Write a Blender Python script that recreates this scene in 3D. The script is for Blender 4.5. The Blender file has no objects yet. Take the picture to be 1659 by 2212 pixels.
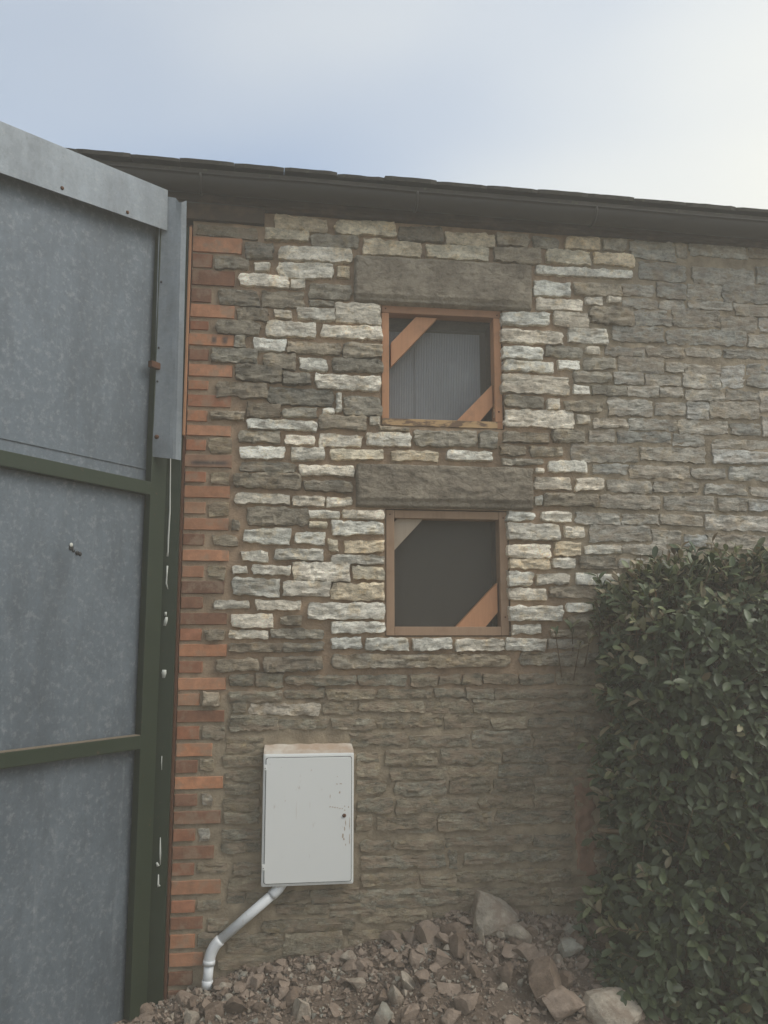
import bpy, bmesh, math, random
from mathutils import Vector, Matrix, noise
from math import radians, sin, cos, pi
random.seed(7)
scene = bpy.context.scene
col = scene.collection
V = Vector

# ------------------------------------------------------------------ camera
YAW, PITCH, ROLL = 0.1351, 0.1492, -0.0011
cam_d = bpy.data.cameras.new('camera')
cam_d.sensor_fit = 'VERTICAL'; cam_d.sensor_height = 36.0
cam_d.lens = 2750.0 / 3264.0 * 36.0
cam_d.clip_start = 0.05; cam_d.clip_end = 2000
cam = bpy.data.objects.new('camera', cam_d); col.objects.link(cam)
_f = V((sin(YAW)*cos(PITCH), cos(YAW)*cos(PITCH), sin(PITCH)))
_r = V((cos(YAW), -sin(YAW), 0)); _u = _r.cross(_f)
_r2 = _r*cos(ROLL) + _u*sin(ROLL); _u2 = _u*cos(ROLL) - _r*sin(ROLL)
CAM = V((0, -4.1, 1.6))
cam.matrix_world = Matrix(((_r2.x, _u2.x, -_f.x, CAM.x), (_r2.y, _u2.y, -_f.y, CAM.y), (_r2.z, _u2.z, -_f.z, CAM.z), (0, 0, 0, 1)))
scene.camera = cam

# ------------------------------------------------------------------ sky and sun
SUN_EL, SUN_AZ = radians(48), radians(110)      # azimuth from +Y (into the wall) towards +X
world = bpy.data.worlds.new('World'); scene.world = world; world.use_nodes = True
nt = world.node_tree; nt.nodes.clear()
out = nt.nodes.new('ShaderNodeOutputWorld'); bg = nt.nodes.new('ShaderNodeBackground')
sky = nt.nodes.new('ShaderNodeTexSky'); sky.sky_type = 'NISHITA'; sky.sun_disc = False
sky.sun_elevation = SUN_EL; sky.sun_rotation = SUN_AZ
sky.air_density = 1.2; sky.dust_density = 1.0; sky.ozone_density = 1.0
tc = nt.nodes.new('ShaderNodeTexCoord')
mp = nt.nodes.new('ShaderNodeMapping'); mp.inputs['Scale'].default_value = (1, 1, 2.2); mp.inputs['Location'].default_value = (30.6, 16.2, 9.0)
cn = nt.nodes.new('ShaderNodeTexNoise'); cn.inputs['Scale'].default_value = 1.15; cn.inputs['Detail'].default_value = 2.5; cn.inputs['Roughness'].default_value = 0.45
cr = nt.nodes.new('ShaderNodeMapRange'); cr.inputs['From Min'].default_value = 0.3; cr.inputs['From Max'].default_value = 0.72
cr.inputs['To Min'].default_value = 0.12; cr.inputs['To Max'].default_value = 0.98
mx = nt.nodes.new('ShaderNodeMix'); mx.data_type = 'RGBA'
mx.inputs['B'].default_value = (5.35, 5.35, 4.95, 1)     # thin bright cloud
nt.links.new(tc.outputs['Generated'], mp.inputs['Vector']); nt.links.new(mp.outputs['Vector'], cn.inputs['Vector'])
nt.links.new(cn.outputs['Fac'], cr.inputs['Value']); nt.links.new(cr.outputs['Result'], mx.inputs['Factor'])
nt.links.new(sky.outputs['Color'], mx.inputs['A']); nt.links.new(mx.outputs['Result'], bg.inputs['Color'])
bg.inputs['Strength'].default_value = 0.125
nt.links.new(bg.outputs['Background'], out.inputs['Surface'])
sun_d = bpy.data.lights.new('sun', 'SUN'); sun_d.energy = 1.5; sun_d.angle = radians(38); sun_d.color = (1, .95, .86)
sun = bpy.data.objects.new('sun', sun_d); col.objects.link(sun)
sdir = V((sin(SUN_AZ)*cos(SUN_EL), cos(SUN_AZ)*cos(SUN_EL), sin(SUN_EL)))
sun.rotation_euler = (-sdir).to_track_quat('-Z', 'Y').to_euler()
sun.location = sdir*30
scene.view_settings.view_transform = 'Standard'; scene.view_settings.look = 'None'
scene.view_settings.exposure = 0.62; scene.view_settings.gamma = 1.0
scene.render.engine = 'CYCLES'
scene.render.resolution_x = 768; scene.render.resolution_y = 1024

# ------------------------------------------------------------------ data measured on the wall (mm): x, z, width, height, kind
STONES="""
135 3671 261 78 C
462 3670 313 82 C
-227 3602 296 50 E
-68 3516 136 87 D
-197 3443 164 58 D
68 3607 216 56 C
308 3596 236 67 G
599 3573 298 82 C
208 3518 363 70 W
160 3428 282 83 W
352 3425 63 63 C
-54 3432 79 41 W
-42 3362 245 65 W
126 3353 75 48 L
285 3324 211 83 G
243 3260 125 29 G
-162 3262 198 82 D
52 3273 204 82 D
-91 3186 157 64 D
55 3190 90 44 L
216 3198 186 58 L
428 3214 225 97 L
-160 3108 213 71 D
92 3113 239 78 W
399 3115 303 72 W
-151 3044 51 64 G
-7 3033 160 60 W
210 3025 260 59 G
451 3027 199 82 G
-177 2968 212 73 G
44 2954 162 74 G
206 2946 137 57 L
422 2944 249 68 D
-59 2882 225 83 D
127 2873 135 62 D
381 2861 320 81 W
-133 2796 242 69 D
148 2779 316 86 D
334 2756 21 80 L
446 2750 189 100 G
-29 2699 164 66 D
145 2697 168 49 G
282 2712 61 30 W
-199 2671 159 46 G
354 2656 236 72 G
513 2672 56 40 L
58 2632 329 46 L
744 3653 230 83 D
1003 3647 261 72 C
1231 3654 166 73 G
1408 3655 139 66 G
938 3571 325 79 C
1254 3572 251 80 G
1524 3578 241 73 C
1611 3499 526 50 W
1433 3402 195 72 L
1469 3320 252 61 W
1287 3230 255 70 W
1530 3239 188 79 L
1320 3138 325 67 W
1268 3055 217 67 W
1489 3064 194 63 G
1295 2980 267 59 W
1509 2997 120 51 W
1331 2891 350 101 L
1272 2794 203 62 D
1420 2787 66 59 W
1680 3418 252 72 G
1654 3344 95 46 L
1767 3359 79 40 L
1747 3270 241 93 D
1620 3155 213 75 L
1640 3081 82 39 W
1672 3012 181 67 G
1631 2935 201 56 G
1571 2867 90 56 W
1716 2874 184 52 D
1577 2780 203 62 G
1610 3658 188 68 C
1783 3663 131 63 G
1995 3649 244 97 w
2154 3655 67 82 w
2362 3670 332 71 w
2631 3675 192 64 w
1778 3582 222 70 C
2048 3534 266 96 v
2383 3531 361 89 w
2644 3547 145 90 w
1904 3428 175 69 w
2089 3428 166 84 v
2272 3431 194 85 v
2542 3440 333 97 v
1911 3351 196 51 w
2090 3353 147 51 w
2301 3359 261 48 w
2570 3347 265 63 w
1977 3275 204 80 v
2219 3280 266 95 v
2459 3266 202 81 v
2632 3271 129 74 l
1889 3180 282 79 v
2267 3181 455 73 v
2595 3178 188 66 w
1816 3086 222 53 v
2038 3093 207 54 w
2248 3095 199 54 w
2519 3098 329 58 w
1899 3015 244 75 v
2079 3014 102 57 w
2237 3005 194 54 w
2408 2974 137 115 l
2577 2985 195 145 w
1827 2938 164 60 w
2014 2940 195 57 w
2226 2935 216 71 w
1899 2874 172 60 w
2059 2873 134 53 w
2243 2866 223 53 w
2453 2873 189 57 w
2607 2853 116 108 l
1831 2784 242 87 w
2047 2785 169 74 w
2198 2782 127 106 l
2403 2789 276 92 w
1345 2708 359 86 W
1575 2711 68 48 L
1721 2703 183 55 w
1948 2703 264 56 w
2224 2691 276 63 w
2455 2694 173 60 w
2601 2718 108 99 l
1494 2625 163 65 G
1671 2632 136 62 w
1897 2629 294 55 v
2137 2622 173 63 w
2456 2611 382 49 w
1203 2544 136 51 G
1379 2544 168 54 G
1682 2540 360 75 v
2049 2545 361 66 w
2453 2545 377 70 l
1252 2485 218 30 G
1485 2468 200 58 W
1709 2459 192 54 w
1973 2454 322 58 w
2235 2452 180 62 w
2489 2457 293 73 w
1341 2445 51 27 L
1406 2380 192 74 W
1595 2380 150 64 W
1805 2375 231 58 w
2055 2376 256 55 w
2325 2372 227 55 w
2544 2363 168 48 w
1498 2298 285 60 D
1330 2291 41 53 L
1806 2293 328 74 v
2126 2296 278 82 w
2356 2295 162 58 w
2534 2294 179 62 l
1238 2212 141 43 W
1418 2212 157 50 L
1634 2207 231 57 w
1853 2211 195 57 w
2078 2205 226 51 w
2407 2199 419 75 l
1299 2132 266 85 W
1509 2134 99 63 W
1743 2134 325 73 w
1992 2118 161 74 w
2141 2107 124 60 l
2409 2106 399 71 w
1273 2040 211 65 W
1470 2052 129 66 C
1653 2052 185 49 W
1872 2057 240 53 w
1273 1973 207 55 C
1451 1983 115 52 W
1626 1984 198 66 D
1860 1980 256 59 w
1229 1903 123 65 W
1391 1901 175 58 L
1621 1903 228 52 W
1262 1828 193 61 W
1504 1836 264 55 G
1301 1735 276 80 W
1545 1763 176 45 W
1542 1702 175 58 G
1249 1660 149 44 W
1480 1641 214 38 G
-257 747 49 48 w
-217 611 133 42 e
-223 452 106 39 e
-187 368 97 49 e
-226 305 85 52 e
-230 2527 108 71 E
-230 2366 92 57 E
-230 2219 98 60 E
-151 2145 37 53 G
-198 2071 116 50 G
-229 1925 88 62 E
-160 1772 163 42 L
-233 1635 87 54 G
-128 1496 195 60 G
-244 1341 77 62 G
-227 1194 103 55 e
-252 1052 61 49 e
-248 901 44 46 w
-53 2571 198 58 G
146 2561 143 52 W
345 2567 203 59 W
579 2576 228 76 W
606 2634 151 15 G
866 2595 317 84 G
1083 2591 91 78 G
-33 2495 216 61 W
183 2495 159 62 W
422 2499 255 56 C
706 2502 233 53 C
983 2508 234 50 W
1269 2611 239 51 G
1497 2624 167 65 G
-1 2425 262 48 G
279 2416 265 55 W
-3 2358 325 77 D
286 2340 239 53 D
-27 2274 261 54 L
191 2266 155 48 L
338 2266 121 48 W
44 2186 293 86 D
269 2203 145 36 W
454 2208 205 45 L
239 2155 91 29 C
429 2139 251 67 W
-2 2093 217 75 L
204 2090 144 62 W
308 2053 50 63 C
457 2050 196 60 C
-57 1996 132 47 W
151 2008 234 60 L
427 1988 256 44 L
-125 1932 72 37 W
20 1936 179 50 W
256 1928 269 85 W
481 1921 156 66 C
-54 1854 223 83 L
184 1843 220 71 W
430 1835 254 84 C
58 1770 212 49 W
373 1745 362 78 W
-61 1697 200 58 W
113 1698 104 46 G
433 1665 251 56 W
-76 1635 179 49 L
143 1636 249 46 G
377 1592 150 55 W
572 1588 208 62 W
786 1589 189 59 W
1015 1588 243 56 W
1246 1587 204 57 W
1446 1588 177 41 w
-43 1575 242 51 D
176 1574 190 37 D
129 1499 281 70 D
739 1509 878 65 X
1417 1516 412 60 X
-104 1424 114 48 e
23 1422 127 57 e
258 1422 332 36 e
549 1421 238 46 e
745 1418 133 49 e
870 1420 106 43 e
978 1423 97 49 e
1117 1423 169 47 e
1300 1421 177 44 e
1507 1419 223 50 e
-39 1351 240 51 e
182 1362 189 36 e
397 1357 229 42 e
653 1358 270 37 e
867 1356 143 37 e
1014 1355 132 37 e
1319 1350 460 40 e
-113 1302 66 41 e
93 1294 328 54 w
340 1291 154 54 e
591 1299 319 45 e
863 1299 213 58 e
1118 1295 285 55 e
1442 1287 343 53 e
-45 1232 209 68 e
181 1225 231 42 e
410 1222 203 48 e
675 1229 313 51 e
946 1227 217 55 e
1150 1218 171 49 e
1357 1215 216 49 e
1544 1216 133 56 e
-85 1140 172 70 e
528 1151 266 66 e
820 1140 293 55 e
1115 1148 283 61 e
1438 1142 338 65 e
681 1062 252 72 e
965 1066 295 66 e
1221 1064 203 61 e
1466 1060 275 61 e
717 990 274 48 e
974 997 228 48 e
1217 995 245 54 e
1474 992 255 49 e
726 928 243 53 e
956 931 205 60 e
1167 928 198 63 e
1365 924 191 63 e
799 853 383 58 e
1129 854 264 57 e
1361 850 194 60 e
657 774 277 47 e
935 779 260 62 e
1267 783 378 54 e
-92 1062 178 52 e
-88 998 159 40 e
-92 943 159 46 e
-94 877 165 52 e
-92 817 164 46 e
-93 749 170 40 e
-91 691 181 48 e
-62 599 119 56 e
-73 535 139 50 e
-110 479 75 47 e
77 473 275 39 e
333 473 226 54 e
186 417 235 47 e
411 407 203 56 e
217 355 412 47 e
-21 282 242 80 e
235 274 258 80 e
-54 206 253 44 e
691 758 210 52 e
934 767 263 62 e
1261 775 378 48 e
516 682 140 40 e
715 679 234 41 e
1046 688 416 44 e
1354 677 186 53 e
642 608 391 60 e
873 608 40 78 e
1184 607 519 44 e
577 531 261 46 e
801 520 169 40 e
1035 529 278 52 e
1311 524 261 61 e
672 448 450 80 e
1117 431 426 81 e
1435 425 198 85 e
878 351 209 51 e
598 371 302 56 e
1670 704 235 102 e
1646 597 195 65 e
-80 -69 128 48 e
100 -69 188 48 e
285 -69 138 48 e
435 -69 118 48 e
610 -69 188 48 e
880 -69 308 48 e
1195 -69 278 48 e
1490 -69 268 48 e
1720 -69 148 48 e
1925 -69 218 48 e
2140 -69 168 48 e
2315 -69 138 48 e
2470 -69 128 48 e
2630 -69 148 48 e
2880 -69 308 48 e
3200 -69 288 48 e
3480 -69 228 48 e
-70 2 148 65 e
110 2 168 65 e
335 2 238 65 e
610 2 268 65 e
910 2 288 65 e
1225 2 298 65 e
1455 2 118 65 e
1655 2 238 65 e
1920 2 248 65 e
2175 2 218 65 e
2375 2 138 65 e
2570 2 208 65 e
2755 2 118 65 e
2990 2 308 65 e
3315 2 298 65 e
3540 2 108 65 e
5 73 298 50 e
290 73 228 50 e
575 73 298 50 e
890 73 288 50 e
1165 73 218 50 e
1395 73 198 50 e
1635 73 238 50 e
1875 73 198 50 e
2065 73 138 50 e
2240 73 168 50 e
2485 73 278 50 e
2700 73 108 50 e
2835 73 118 50 e
3035 73 238 50 e
3260 73 168 50 e
3475 73 218 50 e
-55 140 178 55 e
215 140 318 55 e
470 140 148 55 e
665 140 198 55 e
860 140 148 55 e
1075 140 238 55 e
1300 140 168 55 e
1495 140 178 55 e
1740 140 268 55 e
1985 140 178 55 e
2210 140 228 55 e
2495 140 298 55 e
2730 140 128 55 e
2875 140 118 55 e
3035 140 158 55 e
3270 140 268 55 e
3510 140 168 55 e
455 205 138 48 e
650 205 208 48 e
830 205 108 48 e
1035 205 258 48 e
1335 205 298 48 e
1665 205 318 48 e
1980 205 268 48 e
2295 205 318 48 e
2530 205 108 48 e
2690 205 168 48 e
2955 205 318 48 e
3275 205 278 48 e
3515 205 158 48 e
505 278 238 69 e
785 278 278 69 e
1030 278 168 69 e
1210 278 148 69 e
1405 278 198 69 e
1595 278 138 69 e
1780 278 188 69 e
2055 278 318 69 e
2325 278 178 69 e
2490 278 108 69 e
2620 278 108 69 e
2765 278 138 69 e
2995 278 278 69 e
3245 278 178 69 e
3440 278 168 69 e
3570 278 48 69 e
1655 362 198 70 e
1850 362 148 70 e
2005 362 118 70 e
2145 362 118 70 e
2295 362 138 70 e
2510 362 248 70 e
2725 362 138 70 e
2870 362 108 70 e
3050 362 208 70 e
3255 362 158 70 e
3475 362 238 70 e
1665 433 218 45 e
1935 433 278 45 e
2195 433 198 45 e
2475 433 318 45 e
2760 433 208 45 e
2965 433 158 45 e
3165 433 198 45 e
3340 433 108 45 e
3505 433 178 45 e
1705 494 298 48 e
2020 494 288 48 e
2290 494 208 48 e
2470 494 108 48 e
2625 494 158 48 e
2805 494 158 48 e
2980 494 148 48 e
3155 494 158 48 e
3405 494 298 48 e
1910 555 308 45 e
2200 555 228 45 e
2495 555 318 45 e
2770 555 188 45 e
3035 555 298 45 e
3330 555 248 45 e
3535 555 118 45 e
1880 623 148 63 e
2125 623 298 63 e
2445 623 298 63 e
2770 623 308 63 e
3035 623 178 63 e
3270 623 248 63 e
3505 623 178 63 e
1915 699 218 60 e
2170 699 248 60 e
2445 699 258 60 e
2675 699 158 60 e
2930 699 308 60 e
3265 699 318 60 e
3505 699 118 60 e
465 778 78 70 e
1930 778 248 70 e
2130 778 108 70 e
2355 778 298 70 e
2590 778 128 70 e
2835 778 318 70 e
3140 778 248 70 e
3345 778 118 70 e
3495 778 138 70 e
510 857 168 60 e
1720 857 268 60 e
2030 857 308 60 e
2280 857 148 60 e
2430 857 108 60 e
2660 857 308 60 e
2890 857 108 60 e
3115 857 298 60 e
3350 857 128 60 e
3515 857 158 60 e
495 934 138 64 e
1730 934 228 64 e
2015 934 298 64 e
2260 934 148 64 e
2480 934 248 64 e
2715 934 178 64 e
2975 934 298 64 e
3285 934 278 64 e
3520 934 148 64 e
480 1008 108 57 e
1670 1008 108 57 e
1865 1008 238 57 e
2110 1008 208 57 e
2385 1008 298 57 e
2675 1008 238 57 e
2885 1008 138 57 e
3065 1008 178 57 e
3310 1008 268 57 e
3530 1008 128 57 e
480 1071 108 41 e
1760 1071 288 41 e
1985 1071 118 41 e
2175 1071 218 41 e
2400 1071 188 41 e
2655 1071 278 41 e
2900 1071 168 41 e
3085 1071 158 41 e
3290 1071 208 41 e
3505 1071 178 41 e
1690 1128 128 44 e
1895 1128 238 44 e
2185 1128 298 44 e
2465 1128 218 44 e
2695 1128 198 44 e
2960 1128 288 44 e
3265 1128 278 44 e
3485 1128 118 44 e
1710 1187 168 47 e
1960 1187 288 47 e
2225 1187 198 47 e
2485 1187 278 47 e
2715 1187 138 47 e
2955 1187 298 47 e
3195 1187 138 47 e
3355 1187 138 47 e
3520 1187 148 47 e
1735 1250 218 51 e
2015 1250 298 51 e
2315 1250 258 51 e
2520 1250 108 51 e
2680 1250 168 51 e
2895 1250 218 51 e
3130 1250 208 51 e
3385 1250 258 51 e
3565 1250 58 51 e
1705 1311 158 43 e
1950 1311 288 43 e
2205 1311 178 43 e
2450 1311 268 43 e
2765 1311 318 43 e
3065 1311 238 43 e
3330 1311 248 43 e
3535 1311 118 43 e
1790 1372 308 50 w
2070 1372 208 50 w
2350 1372 308 50 w
2610 1372 168 50 w
2865 1372 298 50 w
3175 1372 278 50 w
3455 1372 238 50 w
1705 1439 138 54 w
1930 1439 268 54 w
2175 1439 178 54 w
2410 1439 248 54 w
2620 1439 128 54 w
2765 1439 118 54 w
2915 1439 138 54 w
3145 1439 278 54 w
3375 1439 138 54 w
3530 1439 128 54 w
1755 1506 238 52 w
1960 1506 128 52 w
2140 1506 188 52 w
2410 1506 308 52 w
2655 1506 138 52 w
2870 1506 248 52 w
3105 1506 178 52 w
3300 1506 168 52 w
3460 1506 108 52 w
3565 1506 58 52 w
1780 1581 288 69 w
2085 1581 278 69 w
2385 1581 278 69 w
2700 1581 308 69 w
2945 1581 138 69 w
3150 1581 228 69 w
3390 1581 208 69 w
3555 1581 78 69 w
1780 1664 268 69 w
2095 1664 318 69 w
2340 1664 128 69 w
2550 1664 248 69 w
2820 1664 248 69 w
3100 1664 268 69 w
3375 1664 238 69 w
3555 1664 78 69 w
1800 1738 308 50 w
2070 1738 188 50 w
2305 1738 238 50 w
2595 1738 298 50 w
2895 1738 258 50 w
3130 1738 168 50 w
3315 1738 158 50 w
3505 1738 178 50 w
1815 1806 318 60 w
2145 1806 298 60 w
2410 1806 188 60 w
2620 1806 188 60 w
2875 1806 278 60 w
3120 1806 168 60 w
3325 1806 198 60 w
3500 1806 108 60 w
1865 1874 218 47 w
2125 1874 258 47 w
2395 1874 238 47 w
2630 1874 188 47 w
2900 1874 308 47 w
3195 1874 238 47 w
3405 1874 138 47 w
3545 1874 98 47 w
2165 1946 318 70 w
2500 1946 308 70 w
2795 1946 238 70 w
3020 1946 168 70 w
3190 1946 128 70 w
3355 1946 158 70 w
3525 1946 138 70 w
2100 2030 188 69 w
2765 2030 278 69 w
2995 2030 138 69 w
3165 2030 158 69 w
3350 2030 168 69 w
3525 2030 138 69 w
2765 2101 278 46 w
3050 2101 248 46 w
3310 2101 228 46 w
3520 2101 148 46 w
2745 2162 218 49 w
2945 2162 138 49 w
3100 2162 128 49 w
3240 2162 108 49 w
3400 2162 168 49 w
3550 2162 88 49 w
2795 2222 318 43 w
3060 2222 168 43 w
3315 2222 298 43 w
3540 2222 108 43 w
2760 2289 248 63 w
3060 2289 308 63 w
3385 2289 298 63 w
3575 2289 38 63 w
2775 2363 258 58 w
3055 2363 258 58 w
3320 2363 228 58 w
3525 2363 138 58 w
2800 2429 288 46 w
3070 2429 208 46 w
3255 2429 118 46 w
3405 2429 138 46 w
3545 2429 98 46 w
2750 2490 188 49 w
2995 2490 258 49 w
3290 2490 288 49 w
3525 2490 138 49 w
2710 2555 108 53 w
2935 2555 298 53 w
3160 2555 108 53 w
3395 2555 318 53 w
2810 2618 288 46 w
3120 2618 288 46 w
3365 2618 158 46 w
3530 2618 128 46 w
2805 2682 258 55 w
3030 2682 148 55 w
3270 2682 288 55 w
3515 2682 158 55 w
2830 2755 308 62 w
3160 2755 308 62 w
3430 2755 188 62 w
3570 2755 48 62 w
2800 2833 228 66 w
3000 2833 128 66 w
3205 2833 238 66 w
3470 2833 248 66 w
2820 2905 248 50 w
3115 2905 298 50 w
3405 2905 238 50 w
3570 2905 48 50 w
2775 2974 158 60 w
3020 2974 288 60 w
3310 2974 248 60 w
3525 2974 138 60 w
2815 3052 238 68 w
3045 3052 178 68 w
3300 3052 288 68 w
3530 3052 128 68 w
2855 3134 298 68 w
3150 3134 248 68 w
3425 3134 258 68 w
2825 3212 218 59 w
3115 3212 318 59 w
3385 3212 178 59 w
3545 3212 98 59 w
2820 3286 208 62 w
3060 3286 228 62 w
3315 3286 238 62 w
3525 3286 138 62 w
2775 3355 118 47 w
2995 3355 278 47 w
3305 3355 298 47 w
3535 3355 118 47 w
2885 3415 318 45 w
3210 3415 288 45 w
3485 3415 218 45 w
2870 3472 288 41 w
3155 3472 238 41 w
3415 3472 238 41 w
3575 3472 38 41 w
2790 3538 108 63 w
2970 3538 208 63 w
3165 3538 138 63 w
3345 3538 178 63 w
3525 3538 138 63 w
2875 3615 278 63 w
3120 3615 168 63 w
3320 3615 188 63 w
3515 3615 158 63 w
"""
BRICKS="""
-271 3534 244 87 o
-341 3449 105 80 r
-287 3363 215 85 d
-342 3271 106 77 d
-286 3193 219 74 o
-347 3118 96 58 r
-287 3046 214 68 s
-344 2970 99 65 d
-286 2893 213 71 o
-341 2818 101 57 o
-286 2742 209 69 r
-341 2667 98 62 o
-284 2596 210 60 o
-342 2524 96 62 r
-282 2448 215 70 k
-339 2370 97 59 r
-283 2300 212 67 o
-337 2222 101 64 p
-283 2146 209 66 o
-338 2073 99 62 d
-280 1999 212 61 o
-336 1923 98 62 o
-289 1850 193 66 d
-336 1779 100 61 d
-280 1705 210 63 d
-336 1633 97 63 r
-279 1561 212 64 o
-332 1486 107 61 r
-280 1410 213 63 o
-336 1340 97 61 o
-280 1266 208 61 d
-335 1193 100 67 r
-304 1118 159 66 o
-336 1045 94 64 d
-279 974 210 62 o
-334 901 99 62 d
-283 825 206 64 d
-338 751 98 60 r
-296 676 182 63 d
-338 606 97 60 r
-280 529 215 68 o
-333 450 107 60 r
-315 381 139 59 d
-330 307 108 66 o
-310 231 144 64 o
-332 156 100 64 d
-316 86 129 54 d
"""
ROCKS="""
1037 -103 401 201 186 p large pale angular block resting high on the rubble against the wall
1099 -207 335 141 106 p pale rounded stone tucked under the large leaning block
745 -130 330 139 110 b brown triangular slab at the foot of the wall
712 -186 285 60 54 g small greenish stone below the triangular slab
578 -37 307 91 53 b flat brown stone at the left of the triangular slab
691 -313 225 113 60 b wide tan stone with a flat top in mid heap
616 -320 211 65 76 p pale oval cobble beside the wide tan stone
546 -386 179 72 96 p pale chunky stone below the oval cobble
485 -458 143 81 99 g bluish grey slab standing at the bottom edge
591 -466 144 78 68 b tan wedge beside the bluish grey slab
1155 -438 236 159 178 k largest brown boulder near the foot of the hedge
1124 -286 287 113 84 b crumbly brown clod above the largest boulder
1209 -532 172 168 121 b broad flat slab lying right of the largest boulder
1398 -558 150 228 131 p big pale greenish boulder under the hedge at the bottom edge
868 -291 278 27 64 b thin upright stone splinter in mid heap
955 -220 327 22 97 p long pale splinter standing under the leaning block
986 -322 265 22 64 b short upright splinter left of the largest boulder
1013 -386 244 54 104 k dark narrow slab left of the largest boulder
758 -388 203 113 54 b flat brown stone lying below the wide tan stone
695 -443 157 42 23 g little pale blue flake near the bottom edge
828 -479 181 95 79 b lumpy brown stone in the lower middle of the heap
751 -521 145 77 62 b brown stone at the bottom edge below the pale blue flake
985 -580 136 77 51 b tan stone at the bottom edge below the boulder
225 -258 172 115 43 p long pale flat stone in front of the meter box
167 -367 146 63 95 p pale grey pointed stone standing below the long flat one
106 -257 167 57 54 b buff stone left of the long pale flat stone
-267 -272 91 61 61 p grey stone at the bottom edge near the door post
-89 -277 130 86 75 k brown lump below the white pipe
288 -95 223 34 37 p small pale stone high on the heap by the wall
331 -82 229 37 37 b small tan stone high on the heap by the wall
268 -163 203 42 33 b small buff stone below the two at the wall
-14 -152 175 61 64 b brown stone on the heap right of the pipe end
-68 -202 148 49 49 b brown stone just right of the pipe end
309 -375 141 69 53 b rough brown stone at the bottom middle
-179 -271 115 75 80 k dark brown clod between pipe end and bottom edge
-463 -139 57 68 52 b pinkish stone against the foot of the door post
"""
HEAPX=[-0.463, -0.358, -0.172, 0.073, 0.309, 0.592, 0.883, 1.179, 1.48, 1.785, 2.409]
HEAPZ=[0.054, 0.093, 0.141, 0.207, 0.228, 0.282, 0.377, 0.372, 0.319, 0.264, 0.181]
NTRACED=360

# ------------------------------------------------------------------ helpers
def fbm(p, s=1.0, o=3):
    return noise.fractal(V(p)*s, 1.0, 2.0, o)      # about -1..1
def sstep(a, b, t):
    t = max(0, min(1, (t-a)/(b-a))); return t*t*(3-2*t)
def lerp(a, b, t): return a+(b-a)*t
def interp(x, xs, ys):
    if x <= xs[0]: return ys[0]
    for i in range(len(xs)-1):
        if x <= xs[i+1]: return lerp(ys[i], ys[i+1], (x-xs[i])/(xs[i+1]-xs[i]))
    return ys[-1]
class MB:
    "collects vertices, faces and point colours of one mesh"
    def __init__(s): s.v = []; s.f = []; s.c = []
    def add(s, vs, fs, c=None):
        o = len(s.v); s.v += [tuple(p) for p in vs]; s.f += [tuple(i+o for i in f) for f in fs]
        if c is not None: s.c += (list(c) if len(c) == len(vs) and not isinstance(c[0], float) else [c]*len(vs))
    def mesh(s, name, mat, smooth=True):
        me = bpy.data.meshes.new(name); me.from_pydata(s.v, [], s.f)
        if s.c and len(s.c) == len(s.v):
            a = me.attributes.new('col', 'FLOAT_COLOR', 'POINT')
            a.data.foreach_set('color', [x for c in s.c for x in (c[0], c[1], c[2], c[3] if len(c) > 3 else 1.0)])
        if smooth: me.polygons.foreach_set('use_smooth', [True]*len(me.polygons))
        if smooth == 2: me.update(); me.set_sharp_from_angle(angle=radians(24))
        if mat: me.materials.append(mat)
        me.update(); return me
    def build(s, name, mat, parent=None, smooth=True):
        return link(name, s.mesh(name, mat, smooth), parent)
def link(name, me, parent=None):
    o = bpy.data.objects.new(name, me); col.objects.link(o)
    if parent: o.parent = parent
    return o
def empty(name, loc=(0, 0, 0)):
    o = bpy.data.objects.new(name, None); o.location = loc; o.empty_display_size = .1; col.objects.link(o); return o
def tag(o, label=None, cat=None, group=None, kind=None):
    if label: o['label'] = label
    if cat: o['category'] = cat
    if group: o['group'] = group
    if kind: o['kind'] = kind
    return o
def box(mb, x0, x1, y0, y1, z0, z1, bev=0.0, c=None):
    bm = bmesh.new(); bmesh.ops.create_cube(bm, size=1)
    for v in bm.verts: v.co = V((lerp(x0, x1, v.co.x+.5), lerp(y0, y1, v.co.y+.5), lerp(z0, z1, v.co.z+.5)))
    if bev: bmesh.ops.bevel(bm, geom=bm.edges[:], offset=bev, segments=2, affect='EDGES', profile=.6)
    bm.verts.index_update(); mb.add([v.co.copy() for v in bm.verts], [[v.index for v in f.verts] for f in bm.faces], c); bm.free()
def prism(mb, pts, y0, y1, bev=0.0):
    "polygon in the x-z plane given a depth along y"
    bm = bmesh.new()
    a = [bm.verts.new((p[0], y0, p[1])) for p in pts]; b = [bm.verts.new((p[0], y1, p[1])) for p in pts]
    n = len(pts); bm.faces.new(a); bm.faces.new(b[::-1])
    for i in range(n): bm.faces.new((a[i], b[i], b[(i+1) % n], a[(i+1) % n]))
    bmesh.ops.recalc_face_normals(bm, faces=bm.faces[:])
    if bev: bmesh.ops.bevel(bm, geom=bm.edges[:], offset=bev, segments=2, affect='EDGES', profile=.6)
    bm.verts.index_update(); mb.add([v.co.copy() for v in bm.verts], [[v.index for v in f.verts] for f in bm.faces]); bm.free()
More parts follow.
